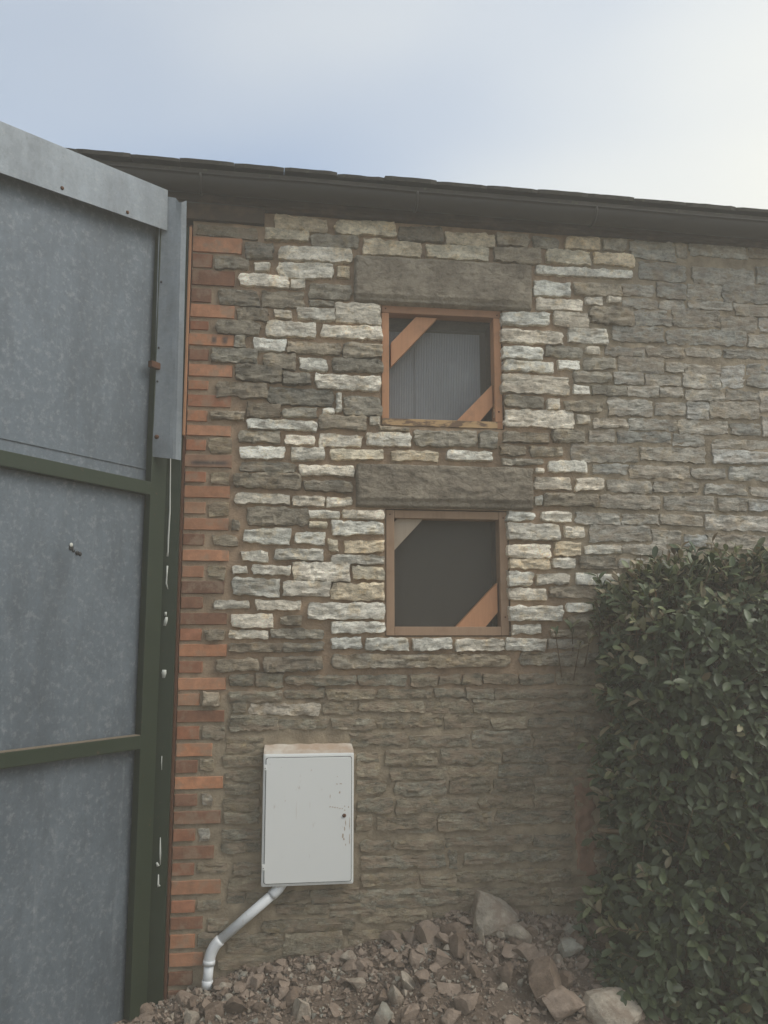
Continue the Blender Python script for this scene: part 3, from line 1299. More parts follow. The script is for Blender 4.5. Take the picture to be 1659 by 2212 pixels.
# windows: rough timber frames with diagonal braces, insect mesh
def window(q):
    a, b, c_, d = OP[q]; fy = .004; dp = .075; t = .043
    a += .003; b -= .003; c_ += .003; d -= .003
    root = empty('window', (0, 0, 0)); root.parent = barn
    wv_ = M['wood_v'] if q == 0 else M['wood_dusty']; wh = M['wood_h'] if q == 0 else M['wood_dusty']
    def pc(name, x0, x1, z0, z1, mat, y0=fy, y1=None):
        m_ = MB(); box(m_, x0, x1, y0, y0+dp if y1 is None else y1, z0, z1, .003); return m_.build(name, mat, root, smooth=False)
    if q == 0:
        pc('head', a, b, d-t, d, wh); pc('sill', a, b-.03, c_, c_+.036, M['wood_sill'], fy-.006)
        pc('jamb', a, a+t-.006, c_+.037, d-t-.001, wv_, fy+.002); pc('jamb', b-t+.004, b, c_+.037, d-t-.001, wv_, fy+.002)
        pc('jamb_end', b-.029, b, c_, c_+.036, wv_, fy+.002)
        B1 = [(.726, 3.232), (.838, 3.232), (.598, 2.965), (.598, 3.09)]; B2 = [(1.118, 2.893), (1.118, 2.778), (1.042, 2.688), (.922, 2.688)]
    else:
        pc('jamb', a, a+t-.002, c_, d, wv_); pc('jamb', b-t+.002, b, c_, d, wv_)
        pc('head', a+t-.001, b-t+.001, d-t+.004, d, wh, fy+.002); pc('sill', a+t-.001, b-t+.001, c_, c_+t, wh, fy+.002)
        B1 = [(.602, 2.165), (.630, 2.200), (.760, 2.200), (.602, 2.028)]; B2 = [(1.122, 1.885), (1.122, 1.741), (1.05, 1.660), (.903, 1.660)]
    for bi, P in enumerate((B1, B2)):
        m_ = MB(); prism(m_, P, .028, .070, .002)
        m_.build('brace', M['wood_v'] if (q == 0 or bi == 1) else M['wood_grey'], root, smooth=False)
    m_ = MB(); m_.add([(a+.02, .074, c_+.02), (b-.02, .074, c_+.02), (b-.02, .074, d-.02), (a+.02, .074, d-.02)], [(0, 1, 2, 3)])
    m_.build('mesh_screen', M['mesh'], root, smooth=False)
    if q == 0:
        for x0, x1, y in ((a-.02, .742, .126), (.736, 1.078, .119)):
            m_ = MB(); box(m_, x0, x1, y, y+.006, c_-.02, 3.185); m_.build('ribbed_sheet', M['sheet_rib'], root, smooth=False)
        m_ = MB(); prism(m_, [(1.112, 2.712), (1.120, 2.712), (1.118, 2.80)], fy-.001, fy+.002); m_.build('splinter', M['wood_sill'], root, smooth=False)
    for (sx, sz) in ((a+.02, d-.022), (b-.02, d-.03), (b-.02, c_+.09)):
        m_ = MB(); tube(m_, [(sx, fy-.002, sz), (sx, fy+.01, sz)], .004, 8); m_.build('screw', M['rust'], root)
window(0); window(1)

# eaves
SL = -.0165                               # the old roof line falls a little to the right
def zr(x): return 3.862+SL*(x-.19)
mb = MB()                                 # wall plate and soffit board tucked under the slates
def bar(mb, x0, x1, y0, y1, z0, z1, dz=SL):
    vs = [(x, y, z+dz*(x-.19)) for x in (x0, x1) for y in (y0, y1) for z in (z0, z1)]
    mb.add(vs, [(0, 1, 3, 2), (4, 6, 7, 5), (0, 4, 5, 1), (2, 3, 7, 6), (0, 2, 6, 4), (1, 5, 7, 3)])
bar(mb, -2.6, 3.7, -.062, -.040, 3.735, 3.850, SL*.6); mb.build('fascia_board', M['wood_dark'], barn, smooth=False)
mb = MB(); bar(mb, -2.6, -.045, -.035, .16, 3.650, 3.732, -.01); mb.build('timber_beam', M['wood_dark'], barn, smooth=False)
mb = MB(); bar(mb, -.044, 3.7, -.039, .2, 3.722, 3.74, SL*.6); mb.build('soffit_board', M['wood_dark'], barn, smooth=False)
gt = MB(); R_ = .062; n = 14; L = [-2.6+6.3*i/60 for i in range(61)]; prof = []
for k_ in range(n+1):
    a = pi+pi*k_/n; prof.append((cos(a)*R_, sin(a)*R_))
prof = [(-R_-.006, .004), (-R_-.008, -.004)]+prof+[(R_*.94*cos(-pi*k_/n), R_*.94*sin(-pi*k_/n)) for k_ in range(n+1)]
GY = -.128; GZ = -.062
vs = [(x, GY+p[0], zr(x)+GZ+p[1]+.003*fbm((x, 0, 0), 2, 2)) for x in L for p in prof]; np_ = len(prof)
gt.add(vs, [(i*np_+k_, i*np_+k_+1, (i+1)*np_+k_+1, (i+1)*np_+k_) for i in range(60) for k_ in range(np_-1)])
gutter = gt.build('gutter', M['gutter'], barn)
for x in (-1.4, -.35, .70, 1.62, 2.6):
    mb = MB(); tube_pts = [(x, GY+cos(pi+pi*k_/10)*(R_+.004), zr(x)+GZ+sin(pi+pi*k_/10)*(R_+.004)) for k_ in range(11)]
    tube(mb, tube_pts, .006, 6); mb.build('bracket', M['gutter'], gutter)
rf = MB(); PIT = radians(19)
def roofp(x, s, up=0.0): return (x, -.150+s*cos(PIT)-up*sin(PIT), zr(x)-.012+s*sin(PIT)+up*cos(PIT))
rf.add([roofp(-2.7, .012), roofp(3.75, .012), roofp(3.75, 5.6), roofp(-2.7, 5.6), roofp(-2.7, .012, -.03), roofp(3.75, .012, -.03), roofp(3.75, 5.6, -.03), roofp(-2.7, 5.6, -.03)],
       [(0, 1, 2, 3), (4, 7, 6, 5), (0, 4, 5, 1)])
roof = rf.build('roof', M['slate'], barn, smooth=False)
steps = [-.681, -.455, -.195, .047, .308, .543, .805, 1.064, 1.327, 1.595, 1.847, 2.128, 2.41]
steps = [-.681-.25*k_ for k_ in range(8, 0, -1)]+steps+[2.41+.26*k_ for k_ in range(1, 6)]
rs = random.Random(3)
for row in range(4):
    for i in range(len(steps)-1):
        x0, x1 = steps[i]+(row % 2)*.12, steps[i+1]+(row % 2)*.12
        s0 = row*.21+rs.uniform(-.012, .012); s1 = s0+.36; th = rs.uniform(.014, .020); up = .004+.014*row*0+rs.uniform(0, .007)
        lift = .010
        mb = MB(); nn = 8; vs = []
        for (s, uu) in ((s0, 0), (s1, -lift)):
            for k_ in range(nn+1):
                x = lerp(x0+.001, x1-.001, k_/nn); ds = .006*fbm((x, row, 0), 18, 2) if s == s0 else 0
                cor = .012 if (s == s0 and k_ in (0, nn)) else 0
                for b_ in (0, th): vs.append(roofp(x, s+ds+cor, up+b_+uu+.012+ .002*fbm((x, row, 5), 14, 2)))
        w_ = (nn+1)*2; fs = []
        for k_ in range(nn):
            a = 2*k_; fs += [(a+1, a, a+2, a+3), (w_+a, w_+a+1, w_+a+3, w_+a+2), (a+1, a+3, w_+a+3, w_+a+1), (a, w_+a, w_+a+2, a+2)]
        fs += [(0, 1, w_+1, w_), (2*nn+1, 2*nn, w_+2*nn, w_+2*nn+1)]
        mb.add(vs, fs); mb.build('slate', M['slate'], roof, smooth=False)

# ------------------------------------------------------------------ barn door leaf, standing open
HX, HY, TH = -.4816, -.07, .6663
door = tag(empty('barn_door', (HX, HY, 0)), 'tall galvanised sheet barn door on a green steel frame standing open', 'door')
door.rotation_euler = (0, 0, pi/2-TH+pi)       # local +x runs along the leaf from the hinge, local +y is the back
def dbox(name, s0, s1, d0, d1, z0, z1, mat, par=door, bev=.003):
    mb = MB(); box(mb, s0, s1, d0, d1, z0, z1, bev); return mb.build(name, mat, par, smooth=False)
S1 = 2.05
def ztop(s): return 3.73-.157*s
# face towards the camera is local +y here (checked in the render)
F_ = 1
def dprism(name, P, d0, d1, mat, bev=.0015, par=door):
    mb = MB(); prism(mb, P, d0, d1, bev); return mb.build(name, mat, par, smooth=False)
def Dp(a, b): return tuple(sorted((F_*a, F_*b)))
dprism('sheet', [(.09, 2.29), (S1, 2.29), (S1, ztop(S1)-.06), (.09, ztop(.09)-.06)], *Dp(-.006, -.003), M['galv'], 0)
dprism('sheet', [(.09, 1.17), (S1, 1.17), (S1, 2.36), (.09, 2.36)], *Dp(-.009, -.0062), M['galv'], 0)
dprism('sheet', [(.09, -.03), (S1, -.03), (S1, 1.20), (.09, 1.20)], *Dp(-.0125, -.0095), M['galv'], 0)
dprism('seam', [(.10, 2.372), (S1, 2.352), (S1, 2.358), (.10, 2.378)], *Dp(-.002, .002), M['galv'], 0)
ds = dbox('stile', 0.018, .112, *Dp(-.002, .034), .06, ztop(0)-.1, M['green'])
dprism('stile', [(S1-.08, .06), (S1, .06), (S1, ztop(S1)-.1), (S1-.08, ztop(S1-.08)-.1)], *Dp(-.002, .034), M['green'])
for z0, z1 in ((2.252, 2.312), (1.145, 1.202)):
    dbox('rail', .1125, S1-.081, *Dp(-.002, .036), z0, z1, M['green'])
dprism('dust_ledge', [(.12, 1.2022), (1.2, 1.2022), (1.2, 1.206), (.12, 1.206)], *Dp(.004, .036), M['dust'], 0)
fl = dprism('top_flashing', [(.098, 3.511), (S1, 3.511-.163*(S1-.098)), (S1, ztop(S1)), (.104, 3.712)], *Dp(.058, .0615), M['flash'], .001)
dprism('flashing_return', [(.104, 3.7085), (S1, ztop(S1)-.004), (S1, ztop(S1)-.001), (.104, 3.7115)], *Dp(-.03, .0575), M['flash'], 0)
for s, z in ((.693, 3.440), (.344, 3.492), (1.06, 3.385), (1.42, 3.33)):
    mb = MB(); tube(mb, [(s, F_*.060, z), (s, F_*.066, z)], [.009, .007], 8); mb.build('bolt', M['rust'], fl)
mb = MB(); box(mb, .10, .155, *Dp(.03, .055), 2.835, 2.865, .004); mb.build('latch', M['rust'], door, smooth=False)
mb = MB()
for (ds_, dz_, r_) in ((0, 0, .012), (-.012, -.012, .007), (-.030, -.019, .010), (-.046, -.022, .009)):
    tube(mb, [(.497+ds_, F_*-.004, 1.981+dz_), (.497+ds_, F_*-.002, 1.981+dz_)], [r_, r_*.8], 9)
mb.build('splash_mark', M['black'], door)
mb = MB(); tube(mb, [(.50, F_*-.003, 1.992), (.50, F_*-.001, 1.992)], [.009, .008], 9); mb.build('white_splash', M['drip'], door)

# fixed steel post between the leaf and the brick edge
post = tag(empty('door_post', (-.44, -.06, -.05)), 'green steel door post with rusty mesh strip and grey cover flashing beside bricks', 'post')
def pbox(name, x0, x1, y0, y1, z0, z1, mat, bev=.003):
    mb = MB(); box(mb, x0+.44, x1+.44, y0+.06, y1+.06, z0+.05, z1+.05, bev); return mb.build(name, mat, post, smooth=False)
pbox('post', -.4775, -.406, -.058, .03, -.06, 3.60, M['green'])
pbox('rust_strip', -.4055, -.3935, -.040, .02, -.06, 3.62, M['rust'], .002)
pbox('timber_strip', -.4055, -.3938, -.062, -.041, 2.56, 3.60, M['wood_v'], .002)
mb = MB()                                        # welded mesh strip covering the hinge gap
for k_ in range(4):
    x = -.049-.0075*k_; tube(mb, [(x, -.010, .02), (x, -.010, 2.55)], .0011, 4, False)
z = .03
while z < 2.54:
    tube(mb, [(-.046, -.0085, z), (-.075, -.0085, z)], .0010, 4, False); z += .0145
mb.build('mesh_strip', M['rust'], post)
for z in (1.72, .97): pbox('strap', -.522, -.488, -.074, -.071, z, z+.07, M['flash'], .001)
vf = MB(); fx0, fx1 = -.523, -.397              # cover flashing: folded sheet, its top torn and bent
cols_ = [0, .35, .6, .72, .82, 1.0]; rows = [i/24 for i in range(25)]
vs = []
for r_ in rows:
    for c_ in cols_:
        x = lerp(fx0, fx1, c_)-.014*r_; zt = 3.690-.012*c_+(.0 if c_ < .7 else -.022*(1 if c_ < .9 else .2)); zb = lerp(2.428, 2.417, c_)
        y = -.176+.012*max(0, (c_-.8)/.2)-.003*fbm((r_*3, c_, 0), 2, 2)-(.012*sstep(.88, 1, r_)*sstep(.55, .9, c_))
        vs.append((x+.44, y+.06, lerp(zb, zt, r_)+.05))
nc = len(cols_); vf.add(vs, [(j*nc+i, j*nc+i+1, (j+1)*nc+i+1, (j+1)*nc+i) for j in range(24) for i in range(nc-1)])
fo = vf.build('cover_flashing', M['flash'], post, False)
sm = fo.modifiers.new('thick', 'SOLIDIFY'); sm.thickness = .0018
for z in (3.26, 2.94, 2.78): 
    mb = MB(); tube(mb, [(fx0+.450, -.115, z+.05), (fx0+.450, -.1225, z+.05)], .0045, 8); mb.build('rivet', M['black'], post)
mb = MB(); tube(mb, [(fx0+.456, -.113, 2.57), (fx0+.456, -.125, 2.57)], [.012, .009], 8); mb.build('bolt', M['rust'], post)
def drip(pts, rad):
    mb = MB(); tube(mb, [(p[0]+.44, -.0005, p[1]+.05) for p in pts], rad, 8)
    mb.v = [(a, b if b > 0 else b*.4, c_) for a, b, c_ in mb.v]; mb.build('paint_drip', M['drip'], post)
drip([(-.455, 2.445), (-.452, 2.30), (-.4495, 2.20), (-.452, 2.08), (-.4515, 2.01), (-.4535, 1.988)], [.002, .0028, .0035, .0035, .003, .0045])
drip([(-.452, 1.945), (-.453, 1.90), (-.454, 1.865), (-.446, 1.838)], [.004, .003, .0035, .002])
drip([(-.452, 1.735), (-.452, 1.718)], [.005, .005]); drip([(-.447, 1.712), (-.450, 1.695), (-.455, 1.672)], [.005, .008, .006])
drip([(-.449, 1.476), (-.450, 1.462), (-.451, 1.440)], [.009, .011, .006])
drip([(-.440, .754), (-.438, .69), (-.436, .640)], [.0015, .004, .002]); drip([(-.452, .65), (-.444, .634)], [.004, .007]); drip([(-.442, .60), (-.442, .56), (-.438, .55)], [.002, .004, .007])
drip([(-.446, 1.10), (-.446, 1.07), (-.444, 1.04)], [.0015, .002, .001])

# ------------------------------------------------------------------ meter box
BX0, BX1, BZ0, BZ1 = 0.000, .408, .535, 1.132
meter = tag(empty('meter_box', (.204, -.02, BZ0)), 'white meter box with a closed rust marked door on the wall', 'meter box')
def mloc(mb):
    mb.v = [(a-.204, b+.02, c_-BZ0) for a, b, c_ in mb.v]; return mb
mb = MB(); box(mb, BX0, BX1, -.082, .0, BZ0, BZ1-.028, .010); mloc(mb).build('body', M['grp'], meter, smooth=False)
mb = MB()                                       # sloping dusty hood
n = 1; P = [(BX0+.002, -.079, BZ1-.030), (BX1-.002, -.079, BZ1-.030), (BX1-.002, -.072, BZ1-.018), (BX0+.002, -.072, BZ1-.018), (BX0+.006, -.004, BZ1+.006), (BX1-.006, -.004, BZ1+.006), (BX0+.002, .01, BZ1-.03), (BX1-.002, .01, BZ1-.03)]
mb.add(P, [(0, 1, 2, 3), (3, 2, 5, 4), (4, 5, 7, 6), (0, 3, 4, 6), (1, 7, 5, 2), (0, 6, 7, 1)]); mloc(mb).build('hood', M['grp_dusty'], meter, smooth=False)
# dark rebate round the door, then the door panel
def rrect(x0, x1, z0, z1, r, n=5):
    P = []
    for cx, cz, a0 in ((x1-r, z1-r, 0), (x0+r, z1-r, 90), (x0+r, z0+r, 180), (x1-r, z0+r, 270)):
        for k_ in range(n+1): a = radians(a0+90*k_/n); P.append((cx+cos(a)*r, cz+sin(a)*r))
    return P
mb = MB(); prism(mb, rrect(BX0+.011, BX1-.010, BZ0+.013, BZ1-.045, .010), -.0835, -.075); mloc(mb).build('rebate', M['black'], meter, smooth=False)
mb = MB(); prism(mb, rrect(BX0+.0135, BX1-.0125, BZ0+.0155, BZ1-.0475, .009), -.088, -.076, .0015); dr = mloc(mb).build('door', M['grp'], meter, smooth=False)
mb = MB(); tube(mb, [(.364, -.0885, .83), (.364, -.0925, .83)], [.0095, .0085], 6); tube(mb, [(.364, -.0925, .83), (.364, -.0930, .83)], [.004, .003], 6); mloc(mb).build('lock', M['rust'], dr)
for z in (1.045, .62):
    mb = MB(); box(mb, BX0+.003, BX0+.016, -.0895, -.080, z-.012, z+.012, .002); mloc(mb).build('hinge', M['grp'], meter, smooth=False)
    mb = MB(); tube(mb, [(BX0+.009, -.0896, z-.003), (BX0+.009, -.0903, z-.003)], .0022, 6); mloc(mb).build('hinge_pin', M['black'], meter)
rs = random.Random(5)
mb = MB()
MARKS = [(.300+.011*i, .868-.002*i+rs.uniform(-.003, .003), .003, .0045-.0003*i) for i in range(7)]+[(.366, .87, .003, .003), (.383, .866, .004, .003), (.37, .80, .014, .002), (.366, .775, .010, .003), (.358, .745, .011, .0045), (.363, .73, .006, .004), (.371, .705, .005, .002), (.348, .968, .002, .007), (.33, .967, .002, .004), (.332, 1.0, .002, .002), (.215, 1.03, .003, .0025), (.08, 1.045, .002, .002), (.03, 1.06, .002, .0018), (.10, .90, .004, .0012), (.388, .79, .03, .0016), (.3885, .73, .025, .002), (.343, .93, .006, .004), (.30, .915, .009, .002), (.15, .86, .04, .0005), (.21, .88, .02, .0005)]
for x, z, rz, rx in MARKS:
    n = 11; pts = []
    for k_ in range(n):
        a = 2*pi*k_/n; f_ = rs.uniform(.55, 1.15); pts.append((x+cos(a)*rx*f_, -.0885, z+sin(a)*rz*f_))
    mb.add(pts+[(x, -.0886, z)], [(k_, (k_+1) % n, n) for k_ in range(n)])
mloc(mb).build('rust_mark', M['bloom'], dr, smooth=False)

# ------------------------------------------------------------------ white waste pipe
pipe = tag(empty('waste_pipe', (-.222, -.06, .1)), 'bent white plastic pipe running down from the meter box to the rubble', 'pipe')
def ploc(mb): mb.v = [(a+.222, b+.06, c_-.1) for a, b, c_ in mb.v]; return mb
PR = .0215; PY = -.052
def arc(p0, p1, p2, n=6):
    return [p0*(1-t)**2+p1*2*t*(1-t)+p2*t*t for t in [i/n for i in range(n+1)]]
A = V((.098, PY+.01, .548)); Bq = V((.062, PY, .505)); Cq = V((-.213, PY, .283)); Dq = V((-.222, PY-.005, .128))
dirm = (Cq-Bq).normalized()
mb = MB(); tube(mb, [Bq, Cq-dirm*.05], PR, 18); ploc(mb).build('pipe_run', M['pvc'], pipe)
mb = MB(); tube(mb, arc(A, Bq+V((.02, 0, .015)), Bq+dirm*.02), PR+.0025, 18); ploc(mb).build('bend', M['pvc'], pipe)
dn = (Dq-Cq).normalized()
mb = MB(); tube(mb, arc(Cq-dirm*.055, Cq+V((-.002, 0, 0)), Cq+dn*.062, 8), [PR+.003]*9, 18); tube(mb, [Cq+dn*.045, Cq+dn*.064], PR+.005, 18); ploc(mb).build('bend', M['pvc'], pipe)
mb = MB(); tube(mb, [Cq+dn*.06, Dq], PR, 18); ploc(mb).build('tail_pipe', M['pvc'], pipe)
mb = MB(); tube(mb, [Dq-dn*.03, Dq+dn*.001], PR+.0025, 18); ploc(mb).build('socket', M['pvc'], pipe)
mb = MB(); tube(mb, [Dq-dn*.001, Dq+dn*.09], PR+.001, 14); ploc(mb).build('drain_stub', M['black'], pipe)

# ------------------------------------------------------------------ rubble
RT = dict(p=(.43, .375, .30), b=(.32, .25, .195), g=(.33, .315, .262), k=(.20, .15, .112))
def rock_geo(sx, sy, sz, seed, sub=3):
    r = random.Random(seed); bm = bmesh.new(); bmesh.ops.create_icosphere(bm, subdivisions=sub, radius=1)
    planes = []
    for _ in range(9):
        nrm = V((r.gauss(0, 1), r.gauss(0, 1), r.gauss(0, 1))).normalized(); planes.append((nrm, r.uniform(.30, .74)))
    for v in bm.verts:
        p = v.co*1.12
        for nrm, d in planes:
            q = p.dot(nrm)-d
            if q > 0: p = p-nrm*q*.93
        p = p*(1+.06*fbm(p+V((seed, 0, 0)), 2.6, 3))
        v.co = p
    mn = [min(v.co[i] for v in bm.verts) for i in range(3)]; mxx = [max(v.co[i] for v in bm.verts) for i in range(3)]
    bm.verts.index_update()
    S_ = (sx, sy, sz)
    vs = [tuple(((v.co[i]-mn[i])/(mxx[i]-mn[i])-.5)*S_[i] for i in range(3)) for v in bm.verts]
    fs = [[v.index for v in f.verts] for f in bm.faces]; bm.free(); return vs, fs
for i, ln in enumerate(ROCKS.strip().split('\n')):
    t = ln.split(' ', 6); x, y, z, sx, sz = [int(q)/1000 for q in t[:5]]
    vs, fs = rock_geo(sx*1.08, min(sx, sz)*1.0+.02, sz*1.12, 100+i)
    mb = MB(); tn = RT[t[5]]; b_ = random.uniform(.9, 1.12); mb.add(vs, fs, (tn[0]*b_, tn[1]*b_, tn[2]*b_))
    o = mb.build('rubble_stone', M['rock'], smooth=False); o.location = (x, min(y, -.03-min(sx, sz)*.4), z-.01)
    o.rotation_euler = (random.uniform(-.15, .15), 0, random.uniform(-.3, .3))
    tag(o, t[6], 'stone', 'larger stones in the rubble heap')
variants = []
for k_ in range(10):
    vs, fs = rock_geo(1, random.uniform(.7, 1), random.uniform(.5, .9), 300+k_, 2)
    tn = RT['bkbbpbgkbb'[k_]]; mb = MB(); mb.add(vs, fs, tn); variants.append(mb.mesh('rubble_chunk', M['rock'], False))
rr = random.Random(21); chunks = []
for i in range(290):
    x = rr.uniform(-.48, 1.55); y = -.03-abs(rr.gauss(0, .22)); s = (rr.choice((.02, .025, .03, .035, .045, .055, .075)) if x < .5 else rr.choice((.025, .035, .045, .06, .08, .105)))*rr.uniform(.8, 1.2)
    vi = rr.randrange(10); o = link('rubble_chunk', variants[vi]); o.location = (x, y-s*.4, heap_z(x, y-s*.4)+s*.10); o.scale = (s, s, s)
    o.rotation_euler = (rr.uniform(-.6, .6), rr.uniform(-.6, .6), rr.uniform(0, 6.3))
    tone = ['tan', 'dark brown', 'tan', 'tan', 'pale cream', 'tan', 'grey green', 'dark brown', 'tan', 'tan'][vi]
    size = 'tiny' if s < .032 else 'small' if s < .055 else 'fist sized'
    zone = 'near the door post' if x < -.22 else 'below the pipe and meter box' if x < .42 else 'below the two windows' if x < 1.02 else 'near the hedge foot'
    tag(o, '%s %s broken stone loose in the rubble %s' % (size, tone, zone), 'stone', '%s %s loose rubble %s' % (size, tone, zone))
fine = MB()
tetra = [(V((1, 0, 0)), V((-.4, .8, 0)), V((-.5, -.7, .1)), V((.1, .1, .8)), V((0, .05, -.6)))]
tf = [(0, 1, 3), (1, 2, 3), (2, 0, 3), (1, 0, 4), (2, 1, 4), (0, 2, 4)]
for i in range(15000):
    x = rr.uniform(-.6, 2.6); y = -.005-abs(rr.gauss(0, .32)); s = min(.022, .004+rr.expovariate(1/.0045))
    e = Matrix.Rotation(rr.uniform(0, 6.3), 3, 'Z') @ Matrix.Rotation(rr.uniform(-1.2, 1.2), 3, 'X')
    p = V((x, y, heap_z(x, y)+s*.25)); tn = RT[rr.choice('bbbbkkpg')]; b_ = rr.uniform(.75, 1.2)
    fine.add([p+(e @ q)*s*V((1, 1, 1)).x*rr.uniform(.8, 1.2) for q in tetra[0]], tf, (tn[0]*b_, tn[1]*b_, tn[2]*b_))
tag(fine.build('rubble_gravel', M['rock'], smooth=False), 'fine brown gravel and stone chips covering the heap', 'gravel', kind='stuff')

# ------------------------------------------------------------------ laurel hedge
hedge = tag(empty('laurel_hedge', (2.0, -.45, 0)), 'dense dark green laurel hedge growing against the wall at the right', 'hedge')
HZ = [.0, .10, .27, .57, .75, 1.0, 1.13, 1.39, 1.53, 1.73, 1.80, 1.93, 2.05]
HL = [1.40, 1.42, 1.47, 1.57, 1.61, 1.57, 1.60, 1.62, 1.59, 1.59, 1.63, 1.74, 1.90]
def htop(x): return interp(x, [1.4, 1.6, 1.75, 2.0, 2.3, 3.4], [1.66, 1.82, 1.90, 1.94, 1.98, 2.06])
def hfront(x, z):
    l = interp(z, HZ, HL); t = max(0, min(1, (x-l)/.55))
    f = .30+.42*math.sqrt(t*(2-t)); f *= 1-.35*sstep(1.5, 2.05, z)
    return -f+.05*fbm((x, 0, z), 3, 2)
lr = random.Random(9)
def leaf_geo(L_, W_, fold, curl):
    vs = []; n = 5
    for k_ in range(n+1):
        t = k_/n; wd = W_*(.10+.90*sin(pi*min(1, t**1.15*.90+.05))**.75) if 0 < k_ < n else (W_*.10 if k_ == 0 else 0.004*L_)
        zc = -curl*t*t*L_; x = t*L_
        vs += [V((x, -wd/2, zc+fold*wd)), V((x, 0, zc)), V((x, wd/2, zc+fold*wd))]
    fs = []
    for k_ in range(n): a = 3*k_; fs += [(a, a+3, a+4, a+1), (a+1, a+4, a+5, a+2)]
    return vs, fs
leaves = []                    # (verts, faces, colour, distance)
twigs = MB()
def put_leaf(p, d, up, L_, colr):
    d = d.normalized(); s = d.cross(up)
    if s.length < 1e-3: s = d.orthogonal()
    s.normalize(); n_ = s.cross(d).normalized()
    vs, fs = leaf_geo(L_, L_*lr.uniform(.34, .54), lr.uniform(.10, .34), lr.uniform(-.05, .35))
    leaves.append(([p+d*v.x+s*v.y+n_*v.z for v in vs], fs, colr, (p+d*L_*.5-CAM).length, p+d*L_*.5))
def leaf_col(z, young):
    b_ = lr.uniform(.6, 1.4)
    if lr.random() < .009: return lr.choice([(.22, .19, .05), (.17, .10, .05), (.26, .22, .12)])
    if young: c0 = lr.choice([(.15, .17, .07), (.22, .19, .10), (.13, .15, .06), (.28, .21, .135)])
    else: c0 = lr.choice([(.030, .050, .018), (.040, .062, .021), (.027, .044, .020), (.050, .071, .024), (.036, .050, .021)])
    return tuple(q*b_ for q in c0)
count = 0
while count < 3400:
    x = lr.uniform(1.36, 3.3) if lr.random() < .25 else lr.uniform(1.36, 2.6)
    z = lr.uniform(.06, 2.08); l = interp(z, HZ, HL)+.13*fbm((0, 4, z), 4, 3)
    if x < l or z > htop(x)+.07*fbm((x, 2, 0), 6, 3): continue
    f = hfront(x, z); m_ = lr.random()
    dep = lr.expovariate(1/.07)
    top = htop(x)-z
    if m_ < .62: y = f+dep
    elif m_ < .80: x = l+dep*.8; y = lr.uniform(hfront(x+.1, z), -.06)
    else: z = htop(x)-dep*.8; y = lr.uniform(hfront(x, z), -.05)
    if y > -.05: continue
    count += 1
    top = htop(x)-z; left = x-l
    outd = V((-.9*math.exp(-left/.15)+lr.uniform(-.6, .6), -1*math.exp(-(y-f)/.2)+lr.uniform(-.5, .4), .25+1.6*math.exp(-top/.10)+lr.uniform(-.3, .6))).normalized()
    p = V((x, y, z)); q = p-outd*lr.uniform(.10, .20)+V((0, .03, -.04))
    if lr.random() < .8: tube(twigs, [q, p], [.0038, .0020], 5, False)
    nl = lr.randint(3, 7); a0 = lr.uniform(0, 6.3); young = (top < .20 and lr.random() < .7) or lr.random() < .012
    u = outd.orthogonal().normalized(); w_ = outd.cross(u)
    for k_ in range(nl):
        a = a0+k_*2.4; rad = u*cos(a)+w_*sin(a); spread = lr.uniform(.2, .9) if top < .11 else lr.uniform(.4, 2.0)
        d = (outd*1.0+rad*spread+V((lr.uniform(-.3, .3), 0, lr.uniform(-.8, .3)))).normalized()
        put_leaf(p-outd*.012*k_, d, outd+V((0, -.3, .5)), lr.uniform(.028, .078)*(.8 if young else 1), leaf_col(z, young))
for i in range(2600):          # leaves deeper inside, closing the view through
    z = lr.uniform(.05, 1.95); l = interp(z, HZ, HL); x = lr.uniform(l+.06, 2.9)
    if z > htop(x)-.08: continue
    y = lr.uniform(hfront(x, z)+.08, -.05)
    put_leaf(V((x, y, z)), V((lr.uniform(-1, 1), lr.uniform(-1, .5), lr.uniform(-.8, .8))), V((lr.uniform(-.5, .5), -.5, 1)), lr.uniform(.07, .11), leaf_col(z, False))
for i in range(110):           # shoots that stand clear of the clipped outline
    if i % 3: z = lr.uniform(.2, 1.85); x = interp(z, HZ, HL)+lr.uniform(-.02, .06); o_ = V((-1, lr.uniform(-.7, .2), lr.uniform(-.1, .9)))
    else: x = lr.uniform(1.6, 2.6); z = htop(x)-.02; o_ = V((lr.uniform(-.5, .5), lr.uniform(-.5, .3), 1))
    y = lr.uniform(hfront(x+.08, z), -.08); o_.normalize(); p = V((x, y, z)); L_ = lr.uniform(.05, .14); q = p+o_*L_
    tube(twigs, [p-o_*.12, p, q], [.003, .0026, .0015], 5, False); u = o_.orthogonal().normalized(); w_ = o_.cross(u); yg = lr.random() < .45
    for k_ in range(lr.randint(4, 8)):
        a = k_*2.4; r_ = u*cos(a)+w_*sin(a); t = k_/7
        put_leaf(p.lerp(q, t), o_*.9+r_*lr.uniform(.5, 1.1)+V((0, 0, lr.uniform(-.3, .1))), o_+V((0, -.3, .4)), lr.uniform(.035, .075), leaf_col(z, yg))
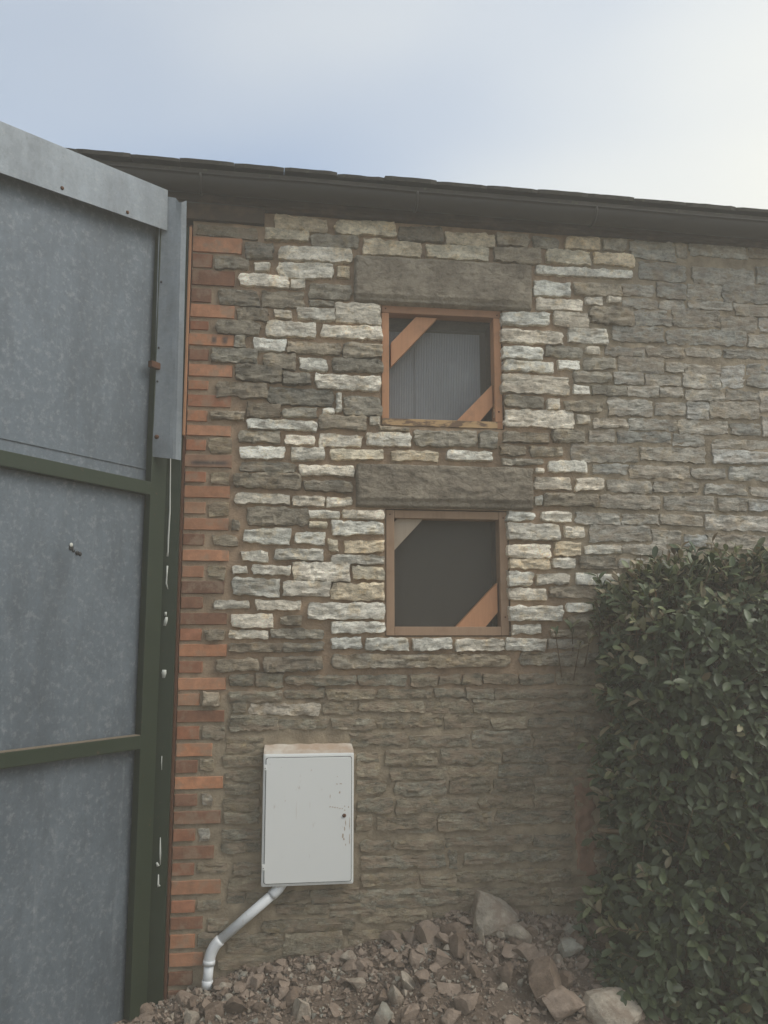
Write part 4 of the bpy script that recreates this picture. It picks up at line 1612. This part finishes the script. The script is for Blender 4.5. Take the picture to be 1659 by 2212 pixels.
for i in range(14):            # main stems
    x = lr.uniform(1.6, 3.0); y = lr.uniform(-.4, -.15); pts = [(x, y, -.05)]
    for k_ in range(6): pts.append((pts[-1][0]+lr.uniform(-.10, .10), pts[-1][1]+lr.uniform(-.05, .05), pts[-1][2]+.30))
    tube(twigs, pts, [.016-.002*k_ for k_ in range(7)], 6, False)
tw = twigs.build('twigs', M['twig']); tw.parent = hedge; tw.matrix_parent_inverse = Matrix.Translation((-2.0, .45, 0)); tag(tw, kind='stuff')
mb = MB(); tube(mb, [(1.443, -.36, .792), (1.50, -.355, .785), (1.57, -.35, .776), (1.66, -.34, .774), (1.80, -.30, .76)], [.009, .011, .0115, .012, .012], 10)
mb.v = [(a-2.0, b+.45, c_) for a, b, c_ in mb.v]; mb.build('cut_branch', M['twig'], hedge)
infr = [i for i, q in enumerate(leaves) if q[4].x < 2.35]
infr.sort(key=lambda i: leaves[i][3]); pick = set(infr[:300])
fol = MB()
for i, (vs, fs, cc, dist, ctr) in enumerate(leaves):
    if i in pick:
        mb = MB(); mb.add([v-ctr for v in vs], fs, cc); o = mb.build('leaf', M['leaf'], hedge); o.location = ctr-V((2.0, -.45, 0))
    else: fol.add([v-V((2.0, -.45, 0)) for v in vs], fs, cc)
tag(fol.build('foliage', M['leaf'], hedge), kind='stuff')

# ------------------------------------------------------------------ thin haze volume, added to stand in for lens veil
HAZE = .023
hz = MB(); box(hz, -62, 62, -62, 62, -1.1, 5.95)
ho = hz.build('haze', None, smooth=False); tag(ho, kind='stuff')
hmat = bpy.data.materials.new('haze'); hmat.use_nodes = True; hn = hmat.node_tree; hn.nodes.clear()
pv = hn.nodes.new('ShaderNodeVolumePrincipled'); pv.inputs['Color'].default_value = (.96, .92, .82, 1); pv.inputs['Density'].default_value = HAZE; pv.inputs['Anisotropy'].default_value = .2
om = hn.nodes.new('ShaderNodeOutputMaterial'); hn.links.new(pv.outputs[0], om.inputs['Volume'])
ho.data.materials.append(hmat)
scene.cycles.volume_bounces = 2
